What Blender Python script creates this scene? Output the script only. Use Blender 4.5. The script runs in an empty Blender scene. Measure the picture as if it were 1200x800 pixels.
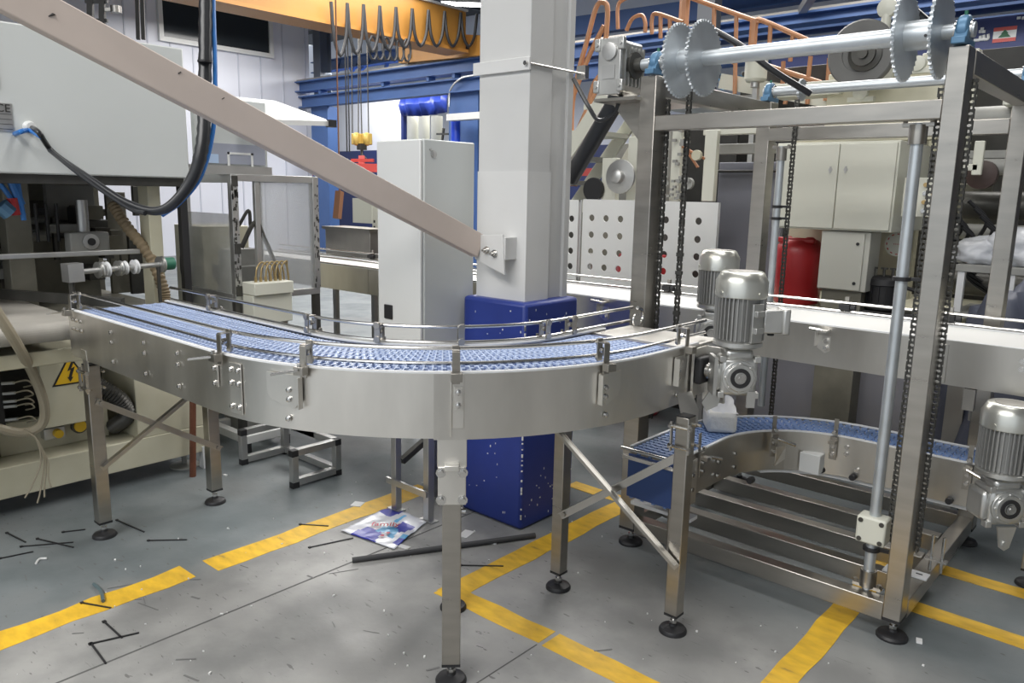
import bpy, bmesh, math, random
from mathutils import Vector, Matrix, Quaternion
random.seed(7)
PI = math.pi
SC = bpy.context.scene
COL = SC.collection

# ------------------------------------------------------------------ camera
FPX, YAW, TILT, ROLL, EYE = 914.95, -.72344, .1874, -.01969, 1.6
def cam_axes():
    F = Vector((math.sin(YAW)*math.cos(TILT), math.cos(YAW)*math.cos(TILT), -math.sin(TILT)))
    rt = Vector((math.cos(YAW), -math.sin(YAW), 0)); dn = F.cross(rt)
    c, s = math.cos(ROLL), math.sin(ROLL)
    return c*rt+s*dn, -s*rt+c*dn, F
CR, CD, CF = cam_axes()
cam_data = bpy.data.cameras.new('camera'); cam = bpy.data.objects.new('camera', cam_data); COL.objects.link(cam)
cam_data.sensor_width = 36; cam_data.lens = FPX/1200*36; cam_data.clip_start = .05; cam_data.clip_end = 200
m = Matrix((CR, -CD, -CF)).transposed().to_4x4(); m.translation = (0, 0, EYE); cam.matrix_world = m
SC.camera = cam

# ------------------------------------------------------------------ light
w = bpy.data.worlds.new('world'); SC.world = w; w.use_nodes = True
w.node_tree.nodes['Background'].inputs[0].default_value = (.86, .93, 1, 1)
w.node_tree.nodes['Background'].inputs[1].default_value = .80
def area(loc, size, power, rot=(0, 0, 0), col=(1, .98, .95)):
    l = bpy.data.lights.new('hall_light', 'AREA'); l.shape = 'RECTANGLE'; l.size, l.size_y = size; l.energy = power; l.color = col
    o = bpy.data.objects.new('hall_light', l); COL.objects.link(o); o.location = loc; o.rotation_euler = rot; return o
area((-2.2, -3.2, 5.6), (7, 2.5), 520)
area((-1.5, 2.5, 5.8), (4, 1.2), 110)
area((-6.5, 7.0, 5.2), (8, 2.0), 520)
area((-13., 9.0, 5.2), (8, 3.0), 480)
area((-15.5, 13.3, 4.6), (6, 1.2), 260)  # extra light added to brighten the white partition, no lamp hangs here
area((-2.0, 8.0, 5.2), (6, 2.0), 260)
area((-20., 17.0, 5.2), (8, 3.0), 700)
SC.view_settings.view_transform = 'Standard'; SC.view_settings.look = 'None'
SC.view_settings.exposure = 0.28; SC.view_settings.gamma = 1; SC.view_settings.use_curve_mapping = False
SC.cycles.max_bounces = 6

# ------------------------------------------------------------------ points from measured directions at a real depth
def ray(px, py): return CR*((px-600)/FPX) + CD*((py-400)/FPX) + CF
def at(px, py, X=None, Y=None, Z=None, D=None):
    d = ray(px, py); o = Vector((0, 0, EYE))
    if X is not None: k = X/d.x
    elif Y is not None: k = Y/d.y
    elif Z is not None: k = (Z-EYE)/d.z
    else: k = D
    return o+d*k

# ------------------------------------------------------------------ materials
def mat(name, col, rough=.5, metal=0., var=0., scale=8., bump=0., emit=None, alpha=None, stretch=None, spec=None, col2=None):
    M = bpy.data.materials.new(name); M.use_nodes = True; nt = M.node_tree; b = nt.nodes['Principled BSDF']
    b.inputs['Base Color'].default_value = (*col, 1); b.inputs['Roughness'].default_value = rough; b.inputs['Metallic'].default_value = metal
    if spec is not None: b.inputs['Specular IOR Level'].default_value = spec
    if emit: b.inputs['Emission Color'].default_value = (*emit[:3], 1); b.inputs['Emission Strength'].default_value = emit[3]
    if var or bump or col2:
        tc = nt.nodes.new('ShaderNodeTexCoord'); n = nt.nodes.new('ShaderNodeTexNoise'); n.inputs['Scale'].default_value = scale
        n.inputs['Detail'].default_value = 6
        mp = nt.nodes.new('ShaderNodeMapping')
        if stretch: mp.inputs['Scale'].default_value = stretch
        nt.links.new(tc.outputs['Object'], mp.inputs[0]); nt.links.new(mp.outputs[0], n.inputs['Vector'])
        if var or col2:
            r = nt.nodes.new('ShaderNodeValToRGB'); r.color_ramp.elements[0].position = .3; r.color_ramp.elements[1].position = .7
            c2 = col2 or tuple(c*(1-var) for c in col)
            r.color_ramp.elements[0].color = (*c2, 1); r.color_ramp.elements[1].color = (*col, 1)
            nt.links.new(n.outputs['Fac'], r.inputs[0]); nt.links.new(r.outputs[0], b.inputs['Base Color'])
            if metal > .5:
                mr = nt.nodes.new('ShaderNodeMapRange'); mr.inputs[3].default_value = rough*.75; mr.inputs[4].default_value = rough*1.25
                nt.links.new(n.outputs['Fac'], mr.inputs[0]); nt.links.new(mr.outputs[0], b.inputs['Roughness'])
        if bump:
            bp = nt.nodes.new('ShaderNodeBump'); bp.inputs['Strength'].default_value = bump; bp.inputs['Distance'].default_value = .01
            nt.links.new(n.outputs['Fac'], bp.inputs['Height']); nt.links.new(bp.outputs[0], b.inputs['Normal'])
    if alpha is not None:
        tr = nt.nodes.new('ShaderNodeBsdfTransparent'); mx = nt.nodes.new('ShaderNodeMixShader'); mx.inputs[0].default_value = alpha
        nt.links.new(tr.outputs[0], mx.inputs[1]); nt.links.new(b.outputs[0], mx.inputs[2]); nt.links.new(mx.outputs[0], nt.nodes['Material Output'].inputs[0])
    return M
def floor_material():
    M = bpy.data.materials.new('painted_concrete'); M.use_nodes = True; nt = M.node_tree; L = nt.links.new; N = nt.nodes.new; b = nt.nodes['Principled BSDF']
    tc = N('ShaderNodeTexCoord'); sep = N('ShaderNodeSeparateXYZ'); L(tc.outputs['Object'], sep.inputs[0])
    def noise(s, d=5, st=None, rot=0):
        n = N('ShaderNodeTexNoise'); n.inputs['Scale'].default_value = s; n.inputs['Detail'].default_value = d
        mp = N('ShaderNodeMapping'); mp.inputs['Rotation'].default_value[2] = rot
        if st: mp.inputs['Scale'].default_value = st
        L(tc.outputs['Object'], mp.inputs[0]); L(mp.outputs[0], n.inputs['Vector']); return n.outputs['Fac']
    def math_(op, a, c, cl=False):
        q = N('ShaderNodeMath'); q.operation = op; q.use_clamp = cl
        for i, v in enumerate((a, c)):
            if isinstance(v, (int, float)): q.inputs[i].default_value = v
            else: L(v, q.inputs[i])
        return q.outputs[0]
    def rng(v, a, c):
        q = N('ShaderNodeMapRange'); q.interpolation_type = 'SMOOTHSTEP'; q.inputs[1].default_value = a; q.inputs[2].default_value = c; L(v, q.inputs[0]); return q.outputs[0]
    def mix(f, a, c):
        q = N('ShaderNodeMix'); q.data_type = 'RGBA'
        if isinstance(f, (int, float)): q.inputs[0].default_value = f
        else: L(f, q.inputs[0])
        for i, v in ((6, a), (7, c)):
            if isinstance(v, tuple): q.inputs[i].default_value = (*v, 1)
            else: L(v, q.inputs[i])
        return q.outputs[2]
    wob = math_('MULTIPLY', math_('SUBTRACT', noise(1.6), .5), .5)
    xx = math_('ADD', sep.outputs[0], wob); yy = math_('ADD', sep.outputs[1], wob)
    worn = math_('MULTIPLY', rng(xx, -3.2, -2.9), math_('SUBTRACT', 1, rng(yy, 2.5, 3.0)))
    paint = mix(rng(noise(2.2), .35, .65), (.125, .145, .152), (.185, .205, .212))
    bare = mix(rng(noise(3.2, 8), .3, .7), (.21, .212, .208), (.36, .357, .345))
    c = mix(worn, paint, bare)
    c = mix(math_('MULTIPLY', rng(noise(1.1, 3), .52, .68), .45), c, (.155, .155, .152))
    st = math_('MULTIPLY', rng(noise(16, 4, (1, 3.2, 1), .6), .665, .69), .75)
    c = mix(st, c, (.10, .10, .098))
    sc = math_('MULTIPLY', rng(noise(9, 3, (1, 18, 1), -.5), .70, .72), .6)
    c = mix(sc, c, (.11, .11, .11))
    sp = rng(noise(60, 2), .80, .82)
    c = mix(math_('MULTIPLY', sp, .6), c, (.6, .6, .6))
    L(c, b.inputs['Base Color'])
    L(math_('ADD', math_('MULTIPLY', noise(6), .35), .28), b.inputs['Roughness'])
    bp = N('ShaderNodeBump'); bp.inputs['Strength'].default_value = .15; bp.inputs['Distance'].default_value = .004
    L(noise(40, 6), bp.inputs['Height']); L(bp.outputs[0], b.inputs['Normal'])
    return M
def paint_material():
    M = mat('yellow_floor_paint', (.74, .47, .035), .5); nt = M.node_tree; L = nt.links.new; N = nt.nodes.new; b = nt.nodes['Principled BSDF']
    tc = N('ShaderNodeTexCoord'); n = N('ShaderNodeTexNoise'); n.inputs['Scale'].default_value = 9; n.inputs['Detail'].default_value = 8
    mp = N('ShaderNodeMapping'); mp.inputs['Scale'].default_value = (1, 2.4, 1); mp.inputs['Rotation'].default_value[2] = .7
    L(tc.outputs['Object'], mp.inputs[0]); L(mp.outputs[0], n.inputs['Vector'])
    r = N('ShaderNodeValToRGB'); e = r.color_ramp.elements
    e[0].position = .27; e[0].color = (.32, .20, .06, 1); e[1].position = .36; e[1].color = (.62, .37, .03, 1)
    x = e.new(.7); x.color = (.86, .53, .035, 1)
    L(n.outputs['Fac'], r.inputs[0]); L(r.outputs[0], b.inputs['Base Color']); return M
def corrugated(name, col, axis_scale):
    M = mat(name, col, .5, .0); return M
STEEL = mat('stainless_steel', (.47, .445, .405), .30, 1, .16, 5, .04, stretch=(1, 1, 5))
STEELP = mat('stainless_sheet_brightened', (.86, .835, .785), .36, 1, .26, 2.6, .10, stretch=(1.6, 1.6, .5))  # base raised to stand in for bright reflections on the curved panels
STEELQ = mat('stainless_conveyor_sheet', (.60, .58, .54), .33, 1, .28, 2.6, .08, stretch=(1.6, 1.6, .5))  # same sheet steel in a darker copy, without the painted brightening
STEELD = mat('dull_steel', (.40, .385, .36), .42, 1, .2, 6)
BRIGHT = mat('polished_steel', (.62, .61, .59), .24, 1)
ZINC = mat('zinc_plated', (.60, .64, .67), .42, .75, .12, 12)
GALV = mat('cast_aluminium', (.62, .62, .60), .36, .85, .15, 10, .06)
ALU = mat('brushed_aluminium', (.56, .56, .55), .38, .85, .12, 7)
BLACK = mat('black_rubber', (.018, .018, .020), .5)
DARK = mat('near_black_and_shade', (.035, .034, .032), .5, 0, .4, 8)  # near-black for marks and dark parts, and for shade painted inside machines
DARKS = mat('oily_dark_steel', (.10, .098, .09), .42, .6, .35, 8)
HOSE = mat('black_hose', (.02, .021, .024), .32)
BLUEH = mat('blue_hose', (.03, .17, .50), .35)
WHITE = mat('white_enamel', (.72, .73, .72), .38, 0, .04, 3)
HOUSE = mat('grey_white_enamel', (.60, .625, .615), .36, 0, .08, 1.2)
CREAM = mat('cream_machine_paint', (.60, .575, .45), .42, 0, .12, 4, .03, col2=(.50, .475, .35))
CREAML = mat('light_cream_cabinet', (.66, .66, .575), .4, 0, .05, 3)
MGREY = mat('grey_machine_paint', (.34, .34, .32), .5, 0, .3, 4)
OLIVE = mat('grimy_olive_paint', (.24, .23, .185), .55, 0, .45, 5)
COLP = mat('column_grey_paint', (.62, .62, .61), .5, 0, .06, 3)
COLW = mat('column_lower_white_paint', (.68, .68, .67), .5, 0, .05, 3)
BLUEP = mat('blue_column_paint', (.022, .045, .26), .4, 0, .18, 5, .05)
PINK = mat('pinkish_primer', (.66, .565, .505), .55, 0, .10, 4, .05)
BELTL = mat('pale_blue_belt_plastic', (.50, .60, .82), .35)
BELTD = mat('deep_blue_belt_plastic', (.03, .07, .22), .5)
BELTP = mat('grey_blue_belt_gap', (.42, .46, .55), .5)
BELTM = mat('mid_blue_belt_plastic', (.17, .27, .52), .4)
IVORY = mat('white_guide_strip', (.74, .75, .76), .4)
BELTW = mat('white_conveyor_belt', (.74, .74, .72), .45, 0, .05, 3)
CANVAS = mat('worn_canvas_belt', (.42, .40, .36), .6, 0, .35, 3, .1)
BLUEB = mat('blue_bearing_paint', (.10, .22, .36), .4, .2)
ORANGE = mat('orange_handrail_paint', (.50, .24, .12), .45, 0, .2, 6)
CRANE = mat('crane_orange_paint', (.42, .20, .04), .45, 0, .15, 2)
RUNB = mat('crane_runway_blue', (.06, .13, .33), .5, 0, .15, 2)
NAVY = mat('navy_panel', (.015, .028, .13), .5)
TARP = mat('blue_tarpaulin', (.03, .06, .35), .35, 0, .3, 5, .4)
WALLW = mat('wall_white_sheet', (.70, .72, .80), .5, 0, .05, 1.2)
CEIL = mat('dark_ceiling_sheet', (.06, .065, .072), .6)
RED = mat('red_plastic', (.42, .02, .025), .35)
REDP = mat('red_paint', (.50, .05, .04), .4)
YEL = mat('yellow_sign', (.80, .50, .02), .4)
GLASSD = mat('dark_window_glass', (.03, .036, .042), .12)
ACRY = mat('clear_acrylic', (.62, .64, .66), .12, alpha=.28)
ACRF = mat('dusty_acrylic', (.55, .56, .54), .3, alpha=.45, var=.3, scale=6)
TISSUE = mat('white_tissue', (.80, .80, .79), .8, 0, .06, 40, .5)
WRAP = mat('clear_white_wrap', (.78, .80, .86), .2)
INKB = mat('blue_print', (.05, .06, .42), .3)
INKC = mat('cyan_print', (.12, .42, .72), .3)
INKR = mat('red_print', (.6, .05, .08), .4)
GREYP = mat('grey_plastic', (.32, .33, .34), .5)
RUST = mat('rusty_steel', (.20, .07, .035), .7, 0, .4, 9)
PAPER = mat('pale_paper', (.75, .75, .74), .8)
HOSET = mat('beige_cable_sheath', (.34, .30, .22), .5, 0, .15, 6)
RIBT = mat('tan_ribbed_hose', (.30, .23, .14), .6, 0, .3, 8)
GREENP = mat('green_plastic', (.03, .16, .10), .5)
COPPER = mat('bronze_fittings', (.35, .26, .12), .4, .5)
LAMP = mat('lamp_tube', (1, 1, 1), .5, emit=(1, 1, 1, 9))
FLOORM = floor_material(); YELLOW = paint_material()

# ------------------------------------------------------------------ mesh helpers
ORG = {}
class MB:
    def __init__(s): s.v = []; s.f = []; s.k = []; s.T = Matrix.Identity(4); s.i = 0
    def add(s, vs, fs):
        o = len(s.v); s.v += [s.T @ Vector(v) for v in vs]; s.f += [tuple(i+o for i in f) for f in fs]; s.k += [s.i]*len(fs); return s
    def box(s, c, d, rz=0, R=None):
        c = Vector(c); x, y, z = d[0]/2, d[1]/2, d[2]/2
        R = R or Matrix.Rotation(rz, 3, 'Z')
        vs = [c+R@Vector((a, b, e)) for e in (-z, z) for b in (-y, y) for a in (-x, x)]
        return s.add(vs, [(0, 2, 3, 1), (4, 5, 7, 6), (0, 1, 5, 4), (2, 6, 7, 3), (0, 4, 6, 2), (1, 3, 7, 5)])
    def bb(s, a, b): # by two corners
        return s.box([(a[i]+b[i])/2 for i in range(3)], [abs(b[i]-a[i]) for i in range(3)])
    def bar(s, a, b, w, h, up=(0, 0, 1)):
        a, b = Vector(a), Vector(b); d = (b-a).normalized(); u = Vector(up)
        if abs(d.dot(u)) > .99: u = Vector((0, 1, 0))
        sx = d.cross(u).normalized()*(w/2); sz = sx.cross(d).normalized()*(h/2)
        vs = [p+i*sx+j*sz for p in (a, b) for i, j in ((-1, -1), (1, -1), (1, 1), (-1, 1))]
        return s.add(vs, [(0, 3, 2, 1), (4, 5, 6, 7), (0, 1, 5, 4), (1, 2, 6, 5), (2, 3, 7, 6), (3, 0, 4, 7)])
    def tube(s, pts, r, n=10, cap=True, rr=None):
        pts = [Vector(p) for p in pts]; N = len(pts); vs = []; fs = []
        t0 = (pts[1]-pts[0]).normalized(); u = t0.orthogonal().normalized()
        for i, p in enumerate(pts):
            t = ((pts[min(i+1, N-1)]-pts[max(i-1, 0)])).normalized()
            u = (u-t*u.dot(t)).normalized(); v = t.cross(u); q = rr[i] if rr else r
            vs += [p+u*q*math.cos(2*PI*k/n)+v*q*math.sin(2*PI*k/n) for k in range(n)]
        for i in range(N-1):
            for k in range(n): a = i*n+k; b = i*n+(k+1) % n; fs.append((a, b, b+n, a+n))
        if cap: fs += [tuple(range(n-1, -1, -1)), tuple((N-1)*n+k for k in range(n))]
        return s.add(vs, fs)
    def cyl(s, a, b, r, n=16): return s.tube([a, b], r, n)
    def lathe(s, c, prof, axis=(0, 0, 1), n=24):
        ax = Vector(axis).normalized(); c = Vector(c); u = ax.orthogonal().normalized(); v = ax.cross(u); vs = []; fs = []
        for r, z in prof: vs += [c+ax*z+(u*math.cos(2*PI*k/n)+v*math.sin(2*PI*k/n))*max(r, 1e-4) for k in range(n)]
        for i in range(len(prof)-1):
            for k in range(n): a = i*n+k; b = i*n+(k+1) % n; fs.append((a, b, b+n, a+n))
        if prof[0][0] > 1e-3: fs.append(tuple(range(n-1, -1, -1)))
        if prof[-1][0] > 1e-3: fs.append(tuple((len(prof)-1)*n+k for k in range(n)))
        return s.add(vs, fs)
    def prism(s, poly, off):
        off = Vector(off); n = len(poly); p = [Vector(q) for q in poly]
        return s.add(p+[q+off for q in p], [tuple(range(n-1, -1, -1)), tuple(range(n, 2*n))]+[(i, (i+1) % n, (i+1) % n+n, i+n) for i in range(n)])
    def plate(s, poly, th): # poly (3d, planar) thickened along its normal, centred
        p = [Vector(q) for q in poly]; nn = (p[1]-p[0]).cross(p[2]-p[1]).normalized()*th
        return s.prism([q-nn/2 for q in p], nn)
    def ribbon(s, pts, z0, z1, th): # vertical sheet following a plan path; th to the left
        o = []
        P = [Vector((p[0], p[1])) for p in pts]
        for i, p in enumerate(P):
            t = (P[min(i+1, len(P)-1)]-P[max(i-1, 0)]).normalized(); nrm = Vector((-t.y, t.x))*th
            o += [(p.x, p.y, z0), (p.x+nrm.x, p.y+nrm.y, z0), (p.x+nrm.x, p.y+nrm.y, z1), (p.x, p.y, z1)]
        fs = []
        for i in range(len(P)-1):
            a = i*4; fs += [(a+k, a+(k+1) % 4, a+4+(k+1) % 4, a+4+k) for k in range(4)]
        e = (len(P)-1)*4; fs += [(3, 2, 1, 0), (e, e+1, e+2, e+3)]
        return s.add(o, fs)
    def mesh(s, name, mats, origin, smooth=True):
        me = bpy.data.meshes.new(name); o = Vector(origin)
        me.from_pydata([v-o for v in s.v], [], s.f); me.update()
        bm = bmesh.new(); bm.from_mesh(me); bmesh.ops.recalc_face_normals(bm, faces=bm.faces); bm.to_mesh(me); bm.free()
        for q in (mats if isinstance(mats, (list, tuple)) else [mats]): me.materials.append(q)
        if s.i or any(s.k): me.polygons.foreach_set('material_index', s.k)
        if smooth:
            me.shade_smooth(); me.set_sharp_from_angle(angle=.6)
        return me
    def build(s, name, mats, parent=None, bev=0, label=None, kind=None, origin=None):
        if origin is None:
            mn = [min(v[i] for v in s.v) for i in range(3)]; mx = [max(v[i] for v in s.v) for i in range(3)]
            origin = Vector(((mn[0]+mx[0])/2, (mn[1]+mx[1])/2, mn[2] if parent is None else (mn[2]+mx[2])/2))
        me = s.mesh(name, mats, origin); o = bpy.data.objects.new(name, me); COL.objects.link(o)
        if parent is not None: o.parent = parent; o.location = origin-ORG[parent]
        else: o.location = origin
        ORG[o] = Vector(origin)
        if bev:
            b = o.modifiers.new('bevel', 'BEVEL'); b.width = bev; b.segments = 2; b.limit_method = 'ANGLE'; b.angle_limit = .7; b.harden_normals = False
        if label: o['label'] = label
        if kind: o['kind'] = kind
        return o
def tag(o, label=None, cat=None, group=None, kind=None):
    for k, v in (('label', label), ('category', cat), ('group', group), ('kind', kind)):
        if v: o[k] = v
    return o
def thing(name, loc, label, cat, group=None):
    o = bpy.data.objects.new(name, None); COL.objects.link(o); o.location = loc; o.empty_display_size = .1; ORG[o] = Vector(loc)
    return tag(o, label, cat, group)
def inst(name, me, loc, parent, R=None):
    o = bpy.data.objects.new(name, me); COL.objects.link(o); o.parent = parent; o.location = Vector(loc)-ORG[parent]
    if R is not None: o.rotation_euler = R
    ORG[o] = Vector(loc); return o
def dup(o, parent=None):
    c = o.copy(); COL.objects.link(c); c.parent = parent; ORG[c] = ORG[o].copy()
    for ch in list(o.children): dup(ch, c)
    return c
def struct(o): o['kind'] = 'structure'; return o
def smooth_path(pts, n=8):
    P = [Vector(p) for p in pts]; P = [P[0]*2-P[1]]+P+[P[-1]*2-P[-2]]; out = []
    for i in range(1, len(P)-2):
        for k in range(n):
            t = k/n; a, b, c, d = P[i-1:i+3]
            out.append(.5*((2*b)+(c-a)*t+(2*a-5*b+4*c-d)*t*t+(3*b-a-3*c+d)*t**3))
    out.append(P[-2]); return out
def foot(mb_parent, x, y, ztop, r=.052, tilt=0):
    g = MB(); g.lathe((x, y, 0), [(r, 0), (r, .008), (r*.9, .016), (r*.32, .026), (r*.28, .034)], n=20)
    f = g.build('foot_pad', BLACK, mb_parent, label='black round levelling foot')
    q = MB(); q.cyl((x, y, .03), (x, y, ztop), .0075, 8); q.lathe((x, y, .036), [(.014, 0), (.014, .012)], n=6); q.build('stud', BRIGHT, f)
    return f
def text_mesh(s, size, loc, R, parent, material, name='lettering', th=.001):
    cu = bpy.data.curves.new('text', 'FONT'); cu.body = s; cu.size = size; cu.extrude = th; cu.align_x = 'CENTER'; cu.align_y = 'CENTER'
    t = bpy.data.objects.new('text', cu); COL.objects.link(t)
    me = bpy.data.meshes.new_from_object(t.evaluated_get(bpy.context.evaluated_depsgraph_get()))
    bpy.data.objects.remove(t); me.materials.clear(); me.materials.append(material)
    o = bpy.data.objects.new(name, me); COL.objects.link(o); o.parent = parent; o.location = Vector(loc)-ORG[parent]; o.rotation_mode = 'QUATERNION'; o.rotation_quaternion = R.to_quaternion()
    ORG[o] = Vector(loc); return o

# ================================================================== SETTING
g = MB(); g.box((-12, 11, -.1), (44, 44, .2)); FL = struct(g.build('floor', FLOORM, origin=Vector((0, 0, 0))))
NL = [0]
def line(poly, nm='painted_line'):
    NL[0] += 1; q = MB(); q.prism([(x, y, .0002) for x, y in poly], (0, 0, .0008+.00015*NL[0])); return q.build(nm, YELLOW, FL)
random.seed(3)
def jag(a, b, n, amp):
    a, b = Vector(a), Vector(b); d = (b-a); nn = Vector((-d.y, d.x)).normalized()
    return [tuple(a+d*i/n+nn*random.uniform(-amp, amp)) for i in range(n+1)]
def strip(a, b, w, amp=.006):
    a, b = Vector(a), Vector(b); d = (b-a).normalized(); nn = Vector((-d.y, d.x))*w/2
    n = max(2, int((b-a).length/.12)); line(jag(a+nn, b+nn, n, amp)+jag(b-nn, a-nn, n, amp))
strip((-3.02, .2), (-3.04, 1.40), .13, .012)
strip((-3.02, 1.49), (-3.04, 2.75), .135, .008)
strip((-2.11, 2.02), (-2.12, 3.72), .115)
strip((-2.16, 2.05), (-1.62, 2.06), .10)
strip((-1.60, 2.06), (-.6, 2.06), .105, .004)
strip((-.87, 1.9), (-.89, 3.6), .10)
strip((-.74, 3.25), (1.2, 3.25), .10)
strip((-.80, 3.68), (1.2, 3.70), .10, .008)
strip((-2.5, 3.36), (-2.17, 3.36), .09, .004)
strip((-2.3, 4.35), (-1.2, 4.35), .11, .006)
# floor joint
q = MB(); q.prism([(x, y, .0003) for x, y in [(-2.62, .6), (-2.612, .6), (-2.612, 3.0), (-2.62, 3.0)]], (0, 0, .0006)); JG = mat('joint_grey', (.10, .10, .098), .7); q.build('expansion_joint', JG, FL)
q = MB(); q.prism([(x, y, .0003) for x, y in [(-1.62, 1.2), (-1.615, 1.2), (-1.615, 2.0), (-1.62, 2.0)]], (0, 0, .0006)); q.build('expansion_joint', JG, FL)

K = 1.3
WX, RY = -14*K, 9.3*K
yw = at(363, 100, X=WX).y
g = MB(); g.bb((WX-.2, -6, 0), (WX, yw, 6.2)); WL = struct(g.build('wall_left', WALLW))
# tall strip joints of the sheet wall
for i in range(9):
    y = at(150+i*26, 100, X=WX).y
    g = MB(); g.bb((WX, y-.015, 0), (WX+.02, y+.015, 6.2)); g.build('sheet_seam', mat('seam_grey%d' % i, (.52, .54, .62), .5), WL)
a, b, c = at(190, 43, X=WX), at(310, 60, X=WX), at(190, -14, X=WX)
g = MB(); g.bb((WX, a.y, a.z), (WX+.05, b.y+.1, a.z+1.0)); W1 = struct(g.build('window_1', GLASSD))
g = MB()
for p0, p1 in (((WX, a.y-.1, a.z-.1), (WX+.1, b.y+.2, a.z)), ((WX, a.y-.1, a.z), (WX+.1, a.y, a.z+1.1)), ((WX, b.y+.1, a.z), (WX+.1, b.y+.2, a.z+1.1)), ((WX, a.y-.1, a.z+1.0), (WX+.1, b.y+.2, a.z+1.1))): g.bb(p0, p1)
g.build('window_frame', WHITE, W1)
# dark pillar ending the left wall
g = MB()
for dx in (-.16, .16): g.box((WX+.3, yw+.2+dx, 3.1), (.3, .03, 6.2))
g.box((WX+.3, yw+.2, 3.1), (.03, .3, 6.2)); tag(g.build('steel_pillar', mat('slate_pillar_paint', (.11, .13, .16), .5)), 'dark slate steel pillar at the end of the white sheet wall', 'pillar')
# back wall with its coloured bands
BY = 18*K
g = MB(); g.bb((-48, BY, 0), (14, BY+.2, 8.5)); WB = struct(g.build('wall_back', WALLW))
zb = at(440, 178, Y=BY).z; 
g = MB(); g.bb((-48, BY-.04, .3), (14, BY, zb)); g.build('navy_band', NAVY, WB)
g = MB(); g.bb((-48, BY-.06, at(440, 206, Y=BY).z), (14, BY-.04, at(440, 199, Y=BY).z)); g.build('red_stripe', REDP, WB)
g = MB(); g.bb((9, -9, 0), (9.2, 24, 8.5)); WR = struct(g.build('wall_right_blocker', mat('wall_grey_sheet', (.60, .61, .62), .6)))  # unseen wall added to cut the ambient light from the right
g = MB(); g.bb((-34, -9.2, 0), (-7.5, -9, 8.5)); WF = struct(g.build('wall_front_reflection', mat('wall_reflected_dark_grey', (.20, .20, .20), .6)))  # unseen partial wall added so the steel reflects darker tones at left
# ceiling of dark sheet with purlins
g = MB(); g.bb((-34, -8, 8.5), (12, 24, 8.6)); CL = struct(g.build('ceiling', CEIL))
for i in range(13):
    x = -26+i*2.2
    g = MB(); g.bb((x-.06, -2, 8.28), (x+.06, 24, 8.5)); g.build('purlin', mat('purlin_grey%d' % i, (.09, .095, .10), .5), CL)
for i in range(5):
    y = 7+i*3.4
    g = MB(); g.bar((-34, y, 8.2), (12, y, 8.2), .12, .16); g.build('purlin', CEIL, CL)
g = MB(); p = at(940, 12, Y=11); q2 = at(965, -25, Y=9); g.bar(p, q2, .1, .1)
p = at(1052, 20, Y=11); q2 = at(1040, -12, Y=10); g.bar(p, q2, .07, .07); g.build('roof_brace', ALU, CL)
# ceiling lamps
def lamp(loc, label, rz=0, L=1.3):
    r = thing('ceiling_lamp', loc, label, 'lamp', 'linear lamps under the hall roof')
    q = MB(); q.box((loc[0], loc[1], loc[2]+.06), (L, .22, .06), rz); q.build('lamp_housing', ALU, r)
    q = MB(); q.box((loc[0], loc[1], loc[2]+.01), (L*.96, .16, .04), rz); q.build('lamp_tube', LAMP, r)
    return r
p = at(545, 6, D=16); lamp(tuple(p), 'white linear lamp glowing beside the top of the grey column', .8, 1.0)
for x, y in ((-12.5, 4), (-9, 1.5), (-5, -2), (0, -3), (3, 2)): pass
# ================================================================== CURVED CONVEYOR
CX, CY, RO, RI = -2.47, 2.34, 1.09, .655
ZT, ZB = 1.06, .855
XS, YE = -3.70, 2.62
def plan(R, x0=XS, y1=YE, n=28):
    pts = [(x0, CY-R), (x0+.3, CY-R), (x0+.6, CY-R), (CX-.25, CY-R)]
    pts += [(CX+R*math.cos(t), CY+R*math.sin(t)) for t in [(-90+90*i/n)*PI/180 for i in range(n+1)]]
    if y1 > CY+.05: pts += [(CX+R, y1)]
    return pts
def plan_z(R, z, **k): return [(x, y, z) for x, y in plan(R, **k)]
def frame_at(s, R=RO): # s: arclength measured on the middle line; gives point at radius R, tangent, outward normal
    RM = (RO+RI)/2; L1 = CX-XS; L2 = RM*PI/2
    if s < L1: return Vector((XS+s, CY-R, 0)), 0.
    if s < L1+L2: t = (s-L1)/RM; return Vector((CX+R*math.sin(t), CY-R*math.cos(t), 0)), t
    return Vector((CX+R, CY+(s-L1-L2), 0)), PI/2
CC = thing('curved_conveyor', (-2.1, 1.9, 0), 'stainless steel curved conveyor with pale blue modular belt and twin guard rails', 'conveyor')
def panel(R, z0, z1, th, nm, m, x0=XS, y1=YE, a=None, b=None, parent=CC, label=None):
    P_ = plan(R, x0, y1)
    if a is not None: P_ = P_[a:b]
    q = MB(); q.ribbon(P_, z0, z1, th); return q.build(nm, m, parent, label=label)
panel(RO, ZB, ZT, .004, 'side_panel', STEELP, a=0, b=5)
panel(RO+.0005, ZB, ZT, .004, 'side_panel', STEELP, a=4, b=19)
panel(RO+.0015, ZB-.004, ZT, .004, 'side_panel', STEELP, a=18, b=34)
panel(RI, ZB, ZT, -.004, 'side_panel', STEELP, label='inner side panel')
# light strip on the top edges
q = MB()
for R, s in ((RO, 1), (RI, -1)): q.ribbon(plan(R+.002*s), ZT, ZT+.006, .016*s)
q.build('guide_strip', IVORY, CC, label='white plastic strip along the top edges')
q = MB(); q.ribbon(plan(RO-.03), ZB+.02, ZB+.03, (RO-RI-.06)); q.build('return_guide', DARKS, CC)
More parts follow.
